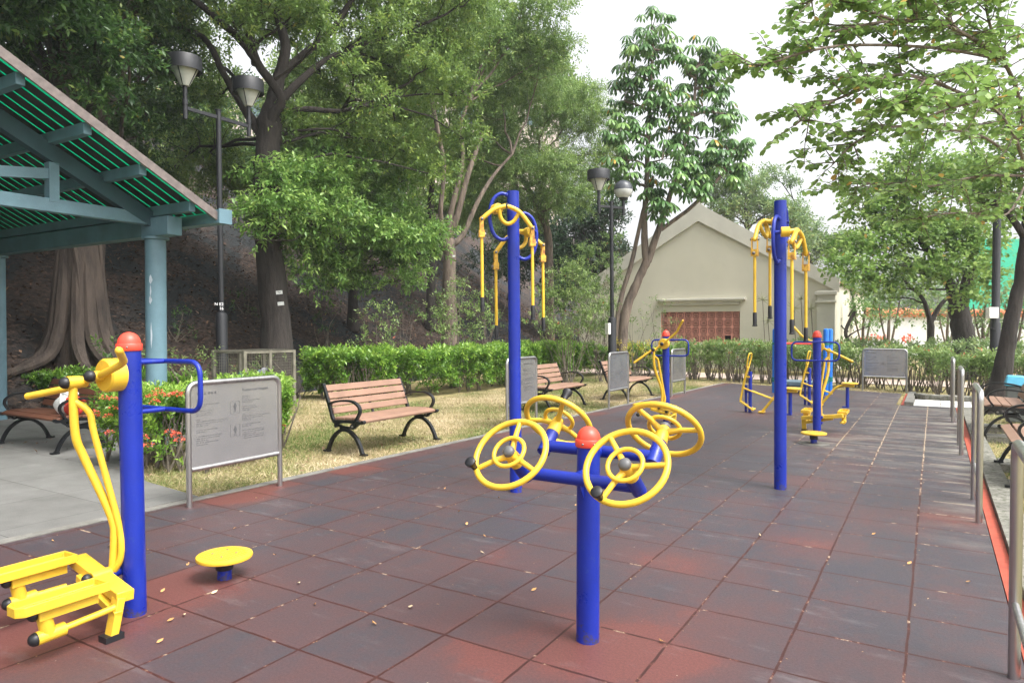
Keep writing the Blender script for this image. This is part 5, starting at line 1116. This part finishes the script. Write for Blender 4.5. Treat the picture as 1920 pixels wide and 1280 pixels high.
# near boughs of the leaning tree: curved twigs carrying two rows of round leaves
bo = thing('overhanging_bough', 'long twigs of broad round leaves hanging across the upper right sky', 'tree branch', D(1925, 330, 12.2))
ob = bo.location.copy(); mb = MB(); P_, D_, U_, S_, T_ = [], [], [], [], []
def twig(a, b, r, sag, leaf, step, nodes):
    a, b = Vector(a), Vector(b); L = (b-a).length; n = max(5, int(L/.25)); off = Vector(rdir(1)[0])*L*.06; pts = []
    for i in range(n+1):
        t = i/n; pts.append(a.lerp(b, t) + off*math.sin(math.pi*t) + Vector((0, 0, sag*L*(math.sin(math.pi*t*.9)) )) + Vector(rdir(1)[0])*.012*L*min(1, .3+t))
    mb.tube(pts, [r*(1-.8*i/n)+.0015 for i in range(n+1)], 6)
    if leaf:
        k = int(L/step)
        for i in range(k):
            t = (i+.5)/k
            if t < nodes: continue
            q = t*n; j = min(int(q), n-1); p = pts[j].lerp(pts[j+1], q-j); dr = (pts[j+1]-pts[j]).normalized(); s = dr.cross(Vector((0, 0, 1))).normalized()*(1 if i % 2 else -1)
            d = s*.8 + dr*.45 + Vector((0, 0, random.uniform(-1.1, .0))); P_.append(tuple(p + d.normalized()*.02)); D_.append(tuple(d + Vector(rdir(1)[0])*.25)); u = Vector((0, 0, 1)) + s*random.uniform(.0, .9) + Vector(rdir(1)[0])*.5
            U_.append(tuple(u)); S_.append(random.uniform(.05, .084)*(1 if t < .93 else .75)); T_.append(min(.95, random.gauss(.5, .17)) if random.random() > .012 else 1)
    return pts
def bough(path, r, tw, span, dirbias=(-.75, 0, -.05)):
    pts = smoothpath([D(*q)-ob for q in path], 6); r *= .58; mb.tube(pts, [r*(1-.75*i/(len(pts)-1))+.003 for i in range(len(pts))], 8); n = len(pts)
    for i in range(tw):
        j = int(n*(.12 + .86*(i+random.random())/tw)); j = min(j, n-2); p = pts[j]; dr = (pts[j+1]-pts[j]).normalized()
        dv = dr*random.uniform(.3, 1.0) + Vector(rdir(1)[0])*.75; dv.z = dv.z*.55 + random.uniform(-.1, .12); L = span*random.uniform(.45, 1.1)*(1.15-.5*j/n)
        e = p + dv.normalized()*L; q = twig(p, e, .007, .05, True, .034, .12)
        for m in range(2):
            z = q[random.randint(1, len(q)-2)]; dv2 = (dv.normalized() + Vector(rdir(1)[0])*.8); dv2.z = dv2.z*.5-.1; twig(z, z + dv2.normalized()*L*random.uniform(.3, .6), .004, .03, True, .032, .05)
    q = pts[-1]; twig(q, q + (pts[-1]-pts[-3]).normalized()*span*.6, .004, -.03, True, .03, 0)
ST_ = (1930, 330, 12)
bough([ST_, (1900, 150, 9.5), (1800, 60, 8), (1680, 40, 7.5), (1560, 60, 7.2)], .05, 31, 1.0)
bough([(1870, 110, 9), (1750, 90, 8), (1600, 85, 7.3), (1510, 98, 7), (1440, 120, 6.8), (1395, 120, 6.7)], .03, 20, .55)
bough([ST_, (1880, 220, 10), (1790, 170, 8.5), (1690, 140, 7.8), (1610, 170, 7.4), (1540, 200, 7.1), (1490, 235, 7)], .04, 35, .75)
bough([ST_, (1850, 260, 10.5), (1740, 240, 9), (1660, 240, 8.3), (1600, 270, 8), (1560, 310, 7.8)], .035, 32, .7)
bough([ST_, (1840, 330, 11), (1740, 350, 10), (1660, 345, 9.5), (1590, 345, 9)], .035, 36, .85)
bough([(1905, 160, 9.5), (1860, 60, 8.5), (1840, -40, 8)], .04, 26, 1.1)
bough([(1800, 60, 8), (1740, 0, 7.6), (1660, -40, 7.3)], .025, 24, .9)
bough([(1680, 40, 7.5), (1600, 10, 7.2), (1545, -10, 7), (1515, 10, 6.9)], .02, 14, .5)
bough([ST_, (1900, 250, 9), (1860, 200, 7.5), (1840, 190, 6.5), (1760, 210, 6)], .03, 26, .8)
bough([ST_, (1890, 400, 11), (1830, 400, 10.5), (1780, 400, 10), (1720, 410, 9.8)], .03, 24, .7)
bough([(1790, 170, 8.5), (1740, 150, 7.5), (1700, 190, 6.8), (1650, 200, 6.5)], .02, 20, .6)
mb.build('branches', 'barklight', bo)
leaves('leaves', np.array(P_), np.array(D_), np.array(U_), np.array(S_), np.array(T_), 'round', 'l_bauh', bo)

# ---- hedges and shrubs
def hedge(name, label, poly, h, mat, dens=260, ls=.065, nl=9, tw=.13, stems=20, top=0.2, zb=.12, group=None, cat='hedge', tshift=0.0, low=.25):
    """poly: centre line [(u, v, halfwidth)]"""
    root = thing(name, label, cat, W(poly[0][0], poly[0][1]), 0, group); b = root.location.copy(); C = []; A = []
    for (u0, v0, w0_), (u1, v1, w1_) in zip(poly[:-1], poly[1:]):
        a, c = W(u0, v0), W(u1, v1); L = (c-a).length; t = (c-a).normalized(); s = t.cross(Vector((0, 0, 1))); n = int(L*dens*(w0_*2+2*h))
        for i in range(n):
            f = random.random(); w_ = w0_+(w1_-w0_)*f; q = random.random(); e = a.lerp(c, f)
            if q < .45: o = random.uniform(-1, 1); z = h*(1-.1*abs(o)**4); nn = Vector((0, 0, 1)) + s*o*.3; o *= w_
            else: sg = 1 if random.random() < .6 else -1; zz = random.random()**.75; z = zb + (h-zb)*zz; o = sg*w_*(1-.25*(1-zz)**2); nn = s*sg + Vector((0, 0, .45))
            lump = .07*math.sin(f*L*3.1+z*5) + .06*math.sin(f*L*7.3+o*6+z*3); dep = abs(random.gauss(0, .10))
            if q >= .45 and z < zb+low*h and random.random() < .55: continue
            p = e + s*o + Vector((0, 0, z)) + nn.normalized()*(lump-dep-tw*.7); C.append(tuple(p-b)); A.append(tuple(nn + Vector(rdir(1)[0])*.6))
    for (u0, v0, w0_), sg in ((poly[0], -1), (poly[-1], 1)):
        a = W(u0, v0); o2 = poly[1] if sg < 0 else poly[-2]; t = (a-W(o2[0], o2[1])).normalized(); s = t.cross(Vector((0, 0, 1)))
        for i in range(int(dens*w0_*2*h)):
            o = random.uniform(-1, 1)*w0_; z = zb+(h-zb)*random.random()**.8; p = a + s*o + Vector((0, 0, z)) + t*(-abs(random.gauss(0, .08)) + .05*math.sin(o*7+z*5)); C.append(tuple(p-b)); A.append(tuple(t+Vector((0, 0, .4))+Vector(rdir(1)[0])*.6))
    C = np.array(C); A = nrm(np.array(A)); p, d, u = sprigs(C, A, nl, tw, .75, .1)
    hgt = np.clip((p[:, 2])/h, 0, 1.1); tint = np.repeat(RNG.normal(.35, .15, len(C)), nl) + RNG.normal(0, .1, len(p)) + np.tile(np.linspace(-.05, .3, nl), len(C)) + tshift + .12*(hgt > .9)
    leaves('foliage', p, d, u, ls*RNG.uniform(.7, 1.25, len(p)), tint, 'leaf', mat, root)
    st = MB()
    for (u0, v0, w0_), (u1, v1, w1_) in zip(poly[:-1], poly[1:]):
        for i in range(stems):
            f = (i+random.random())/stems; e = W(u0+(u1-u0)*f, v0+(v1-v0)*f) - b + Vector((random.uniform(-.6, .6)*w0_, random.uniform(-.6, .6)*w0_, -.04))
            for k in range(3): q = e + Vector((random.uniform(-.25, .25), random.uniform(-.25, .25), h*random.uniform(.6, .85))); limb(st, e, q, .016, .006, n=4, seg=5, bend=.1)
    st.build('stems', 'stem', root); return root
hedge('clipped_hedge', 'long clipped bright green hedge behind the left benches', [(-10.3, 7.7, .5), (-9.3, 8.0, .7), (-8.75, 11, .8), (-8.9, 14, .8), (-9.0, 18.2, .8)], 1.04, 'l_hedge', dens=150, ls=.10, nl=9, tw=.17, stems=14)
hedge('clipped_hedge', 'bright green hedge stretch beyond the far lamp post with yellow leaves above it', [(-8.2, 18.6, .6), (-6.6, 19.2, .6), (-5.4, 19.4, .5)], .92, 'l_hedge', dens=110, ls=.11, stems=8)
hedge('flowering_bush', 'coral flowered bush beside the nearest steel sign', [(-6.5, 1.25, .4), (-5.4, 1.35, .55), (-5.75, 2.1, .75), (-6.3, 2.8, .55), (-6.7, 3.3, .35)], .87, 'l_hedge', dens=250, ls=.062, nl=9, tw=.12, stems=14, cat='bush', zb=.16, low=.3, tshift=.14)
fb = bpy.data.objects['flowering_bush']; fbl = fb.location.copy()
for k, (px, py, Y) in enumerate([(212, 750, 7.0), (295, 735, 7.2), (290, 755, 6.9), (325, 742, 7.3), (332, 740, 7.2), (206, 813, 6.55), (203, 782, 6.7), (212, 768, 6.75), (178, 775, 6.6), (330, 815, 6.6), (337, 827, 6.6), (331, 818, 6.55), (279, 835, 6.45), (270, 822, 6.5), (264, 762, 6.8), (282, 745, 7.1), (345, 741, 7.4), (534, 752, 9.0), (532, 772, 8.9), (540, 738, 9.2), (195, 748, 7.1), (318, 812, 6.55), (180, 783, 6.5), (528, 800, 8.6), (300, 742, 7.15)]):
    c = D(px, py, Y)
    if px < 400:
        uu, zz = PV(px, py, .80); c = W(uu, .80, zz)
        if zz > .95: dq = ray(px, py); kq = (.97-CAMH)/dq.z; c = Vector((0, 0, CAMH)) + dq*kq
    cc = np.array(tuple(c - fbl)); n = 26; dr = rdir(n); dr[:, 2] = np.abs(dr[:, 2])
    leaves('flower_head', cc + dr*np.array([.04, .04, .03]), dr + .5*rdir(n), rdir(n), .022, RNG.random(n), 'fat', 'petal', fb)
hedge('dark_hedge', 'low shaded hedge under the banyan behind the shelter bench', [(-13.5, 3.3, .4), (-12.0, 3.6, .4), (-10.4, 4.0, .4), (-9.9, 4.5, .3)], .72, 'l_hedge', dens=130, ls=.08, nl=8, tw=.13, stems=6, tshift=-.15)
# airy far hedge clumps
FH = 'pale bushes lining the far edge of the floor'
for i, (u, v, w_, h, lb_) in enumerate([(-4.7, 18.0, .55, 1.12, 'bush at the left end of the far row, right of the second stepper'), (-3.5, 17.9, .6, 1.16, 'dense far bush below the right end of the lattice window'), (-2.3, 17.8, .6, 1.12, 'far bush between the free standing leg press and the tall right post'),
        (-1.1, 17.7, .6, 1.08, 'far bush right behind the bright blue frame'), (.0, 17.5, .6, 1.05, 'far bush left of and behind the facing steel sign'), (1.3, 16.9, .5, 1.08, 'far bush immediately right of the facing steel sign'),
        (2.2, 15.6, .45, 1.0, 'small stemmed bush right of the facing sign, near the white paving'), (3.0, 15.5, .5, 1.0, 'bush behind the kerb just left of the farthest railing'), (4.0, 15.6, .55, 1.02, 'bush behind the kerb to the right of the farthest railing'), (5.1, 15.6, .6, 1.05, 'bush behind the kerb left of the leaning trunk'), (6.3, 15.6, .6, 1.05, 'bush behind the kerb at the right border')]):
    hedge('far_bush', lb_, [(u-.45, v, w_*.8), (u, v+.05, w_), (u+.45, v, w_*.8)], h, 'l_shrub', dens=85, ls=.085, nl=8, tw=.2, stems=8, zb=.42, group=FH, cat='bush', low=.5, tshift=-.08)
hedge('rear_hedge', 'second hedge row beyond the pinkish path', [(-3, 22.2, .9), (2, 22.2, .9), (8, 22.2, .9), (16, 22.2, .9)], 1.15, 'l_far', dens=26, ls=.13, nl=8, tw=.25, stems=10)
hedge('rear_hedge', 'low planting along the foot of the cream building', [(-11, 22.9, .5), (-6, 22.8, .5), (-2.2, 22.8, .5)], .72, 'l_shrub', dens=30, ls=.12, nl=8, tw=.25, stems=12)
def shrub(label, px, Y, cl, mat, dens=90, ls=.08, z=None, stems=10, name='shrub', tpl='leaf', r0=.014, **k):
    b = D(px, 640, Y); u, v = UV(b.x, b.y); b = Vector((b.x, Y, (hill_z(u, v) if u < HILL_U else 0)-.05)); root = thing(name, label, 'shrub', b); st = MB(); cs = [(Vector(c)-b, r) for c, r in PC([(x, y, r, Y+dy) for x, y, r, dy in cl], .2)]
    for c, r in cs:
        for i in range(max(2, stems//4)): e = c + Vector(rdir(1)[0])*r*.8; limb(st, Vector((random.uniform(-.12, .12), random.uniform(-.12, .12), 0)), e, r0, .004, n=5, seg=5, bend=.08)
    st.build('stems', 'stem', root); foliage('foliage', cs, dens, ls, mat, root, nl=k.pop('nl', 7), twig=k.pop('twig', .22), sub=12, subr=.35, tpl=tpl, **k); return root
shrub('straggly shrub with some red leaves at the foot of the slope', 705, 17.9, [(700, 600, 28, 0), (730, 615, 26, 0), (680, 640, 22, 0), (715, 580, 20, 0), (735, 645, 22, 0)], 'l_shrub', dens=130, ls=.10)
shrub('taller airy shrub in front of the forked trunk', 850, 18.5, [(850, 560, 32, 0), (820, 590, 30, 0), (880, 590, 32, 0), (900, 560, 25, 0), (840, 620, 34, 0), (890, 625, 30, 0), (860, 535, 20, 0), (925, 600, 22, 0)], 'l_shrub', dens=230, ls=.09)
shrub('pale green shrub right of the tall left post', 1065, 20, [(1060, 520, 30, 0), (1030, 550, 34, 0), (1095, 545, 34, 0), (1060, 570, 38, 0), (1020, 600, 32, 0), (1100, 600, 36, 0), (1060, 625, 32, 0), (1130, 570, 25, 0), (1085, 500, 18, 0)], 'l_shrub', dens=330, ls=.09, tshift=.05)
shrub('sparse thin stemmed shrub just right of the far lamp post', 1195, 22, [(1190, 620, 26, 0), (1215, 590, 22, 0), (1170, 600, 20, 0), (1230, 620, 20, 0), (1200, 650, 24, 0)], 'l_shrub', dens=42, ls=.09)
shrub('wispy shrub in front of the lattice window left end', 1240, 24, [(1245, 585, 16, 0), (1255, 610, 16, 0), (1225, 570, 14, 0), (1270, 640, 14, 0)], 'l_shrub', dens=26, ls=.09)
shrub('yellow leaved croton behind the third bench', 1192, 21.5, [(1180, 655, 16, 0), (1205, 660, 15, 0), (1170, 665, 13, 0), (1220, 655, 10, 0), (1160, 645, 9, 0)], 'l_yellow', dens=190, ls=.10, tpl='long')
shrub('dull purple leaved shrub left of the far lamp post', 1125, 20.5, [(1105, 650, 18, 0), (1130, 655, 16, 0), (1090, 640, 14, 0), (1120, 675, 18, 0)], 'l_purple', dens=120, ls=.08)
shrub('leafy weeds to the left of the mesh cage', 350, 12.2, [(340, 680, 26, 0), (375, 690, 24, 0), (310, 690, 22, 0), (390, 665, 14, 0), (300, 665, 12, 0)], 'l_shrub', dens=130, ls=.075, tshift=-.08)
shrub('leafy weeds behind and right of the mesh cage', 560, 15.5, [(470, 690, 30, 0), (440, 690, 24, .3), (510, 690, 26, .3), (555, 690, 24, 0), (575, 700, 16, 0)], 'l_shrub', dens=110, ls=.085, tshift=-.08)
shrub('dark leaved plant beside the blue shelter column', 200, 11, [(205, 665, 20, 0), (230, 690, 20, 0), (255, 660, 12, 0)], 'l_bright', dens=90, ls=.11, tshift=-.1)
shrub('dark fern like bush on the slope behind the tall left post', 915, 27, [(900, 470, 34, 0), (940, 490, 34, 0), (880, 500, 28, 0), (960, 450, 30, 0), (930, 520, 28, 0)], 'l_dark', dens=60, ls=.2, tpl='long')
shrub('climbing greenery on the left end of the cream building', 1120, 27, [(1110, 540, 34, 0), (1140, 500, 30, 0), (1130, 580, 32, 0), (1160, 540, 22, 0), (1100, 470, 30, 0), (1150, 450, 22, 0), (1080, 510, 34, 0), (1100, 560, 34, 0), (1130, 620, 34, 0), (1090, 610, 34, 0)], 'l_shrub', dens=170, ls=.13, tshift=-.2)
for i, (px, Y, cl, lb_) in enumerate([(330, 17, [(320, 610, 22, 0), (350, 590, 18, 0), (345, 625, 20, 0)], 'dark sapling low on the slope left of the first lamp post'), (455, 20, [(455, 560, 20, 0), (440, 590, 18, 0), (475, 585, 16, 0)], 'dark sapling on the slope between lamp post and big trunk'),
        (610, 20, [(600, 600, 20, 0), (625, 585, 18, 0), (615, 620, 18, 0)], 'dim leafy sapling on the slope right of the big trunk'), (760, 22, [(755, 570, 16, 0), (775, 585, 14, 0)], 'small sapling on the slope left of the slender trunk')]):
    shrub(lb_, px, Y, cl, 'l_ficus', dens=70, ls=.09)
# red flowers far behind
fl = thing('red_flower_bed', 'small patch of red flowers beyond the far hedges', 'flowers', Vector((D(1645, 640, 33).x, 33, 0))); c, a = clump_pts([(Vector((dx, 0, 1.05)), .28) for dx in (-.5, -.1, .2, 1.2, 1.5)], 400); leaves('petals', c, a, rdir(len(c)), .12, RNG.random(len(c)), 'fat', 'petal', fl); MB().tube([(0, 0, 0), (0, 0, 1)], .03, 6).tube([(.9, 0, 0), (1.2, 0, 1)], .03, 6).build('stems', 'stem', fl)
# spiky plants against the facade
for i, (px, py, lb_) in enumerate([(1430, 562, 'spiky headed plant left of the tall right post, against the wall'), (1440, 600, 'lower small spiky plant close to the wall left of the tall right post'), (1488, 578, 'spiky headed plant just right of the tall right post'), (1502, 560, 'tallest spiky headed plant between the hanging rods'), (1521, 578, 'spiky headed plant nearest the building corner')]):
    p = D(px, py, 24.5 if px > 1470 else 25.5); base_ = Vector((p.x+.2, p.y, 0)); t = thing('spiky_plant', lb_, 'plant', base_, 0, 'spiky plants against the cream wall')
    MB().tube(smoothpath([Vector((0, 0, -.03)), Vector((-.12, 0, p.z*.5)), p-base_], 4), .014, 6).build('stem', 'stem', t); n = 46; dr = rdir(n); dr[:, 2] = dr[:, 2]*.7+.15
    leaves('leaf_head', np.tile(np.array(tuple(p-base_)), (n, 1)), dr, rdir(n), .36, RNG.random(n), 'blade', 'spiky', t, width=.07)
# the far wood closing the view
wd = []
for px in range(1230, 1990, 26): wd.append((px, random.uniform(560, 610), random.uniform(26, 44), random.uniform(52, 60)))
for px in range(1560, 1990, 34): wd.append((px, random.uniform(500, 560), random.uniform(26, 40), random.uniform(56, 62)))
stuff(foliage('far_wood', PC(wd), 16, .42, 'l_far', nl=7, twig=.7, sub=10), 'hazy green wood closing the view beyond the park', 'wood')
ws = []
for px in range(-200, 1180, 60):
    for py in (60, 180, 300, 400):
        if random.random() < .78: ws.append((px+random.uniform(-25, 25), py+random.uniform(-40, 40) + (60 if px > 1000 else 0), random.uniform(45, 70), random.uniform(42, 50)))
stuff(foliage('hillside_wood', PC([w for w in ws if not (w[0] > 1000 and w[1] < 260)]), 22, .34, 'l_ficus', nl=8, twig=.6, sub=12), 'dense wood covering the upper slope behind the nearer trees', 'wood')
# ---- the hazy air of the day
hzm = bpy.data.materials.new('thin_haze'); hzm.use_nodes = True; nt_h = hzm.node_tree; nt_h.nodes.clear()
ho = nt_h.nodes.new('ShaderNodeOutputMaterial'); hv = nt_h.nodes.new('ShaderNodeVolumePrincipled'); hv.inputs['Color'].default_value = (.93, .95, .97, 1); hv.inputs['Density'].default_value = .0010; hv.inputs['Anisotropy'].default_value = .2
nt_h.links.new(hv.outputs[0], ho.inputs['Volume'])
M['haze'] = hzm
stuff(MB().box((0, 40, 21.5), (330, 340, 46)).build('haze', 'haze', smooth=False), 'thin pale haze in the air over the park', 'haze')
# ---- fallen leaves on the floor
fl_pts = [(205, 1025), (100, 1016), (352, 1060), (402, 1113), (305, 1110), (320, 1165), (345, 1155), (300, 1205), (515, 1042), (560, 1095), (875, 984), (1001, 1108), (905, 1038), (909, 1007), (834, 917), (757, 874), (590, 1135), (702, 1171), (345, 975), (440, 992), (1638, 1003), (1062, 878), (1080, 948), (625, 880), (480, 935), (860, 960), (935, 934), (770, 1140), (1690, 955), (1815, 1093), (1425, 1005), (1242, 1205), (1705, 1058)]
lf = None
for i, (px, py) in enumerate(fl_pts):
    d = ray(px, py); k = CAMH/-d.z; p = Vector((d.x*k, d.y*k, .008)); w_ = i % 3; sz = random.uniform(.012, .021)
    me = MB().add([(-sz, 0, 0), (-sz*.3, sz*.55, .008), (sz*.6, sz*.35, .004), (sz, 0, .014), (sz*.5, -sz*.5, .006), (-sz*.4, -sz*.4, .0)], [(0, 5, 4, 3, 2, 1)])
    o = me.build('fallen_leaf', 'deadleaf' if w_ else 'paleleaf', smooth=False, loc=p); o.rotation_euler = (0, 0, random.uniform(0, 6.28)); tag(o, 'small dry leaf fallen on the dark rubber tiles', 'leaf', 'dry leaves scattered on the rubber floor')
sn = 650; u = RNG.uniform(-4, 1.9, sn); v = RNG.uniform(-2.5, 12, sn); p = np.stack([OX+CT*u-ST*v, OY+ST*u+CT*v, np.full(sn, .004)], 1); dd = rdir(sn); dd[:, 2] = 0
jj = RNG.random(sn) < .6; snap = np.round(u*2)/2; u2 = np.where(jj, snap, u); p = np.stack([OX+CT*u2-ST*v, OY+ST*u2+CT*v, np.full(sn, .004)], 1)
stuff(leaves('floor_debris', p, dd, np.tile([0, 0, 1.], (sn, 1)), RNG.uniform(.008, .026, sn), RNG.uniform(.75, 1, sn), 'leaf', 'litter'), 'tiny straw bits and crumbs on the rubber floor', 'debris')
sn = 1500; u = RNG.uniform(-9, -4.2, sn); v = RNG.uniform(.8, 17, sn); p = np.stack([OX+CT*u-ST*v, OY+ST*u+CT*v, np.full(sn, .015)], 1)
stuff(leaves('lawn_litter', p, rdir(sn)*[1, 1, .3], rdir(sn)*.3+[0, 0, 1], RNG.uniform(.03, .07, sn), RNG.uniform(.5, 1, sn), 'leaf', 'litter'), 'brown dead leaves strewn over the dry lawn', 'leaf litter')
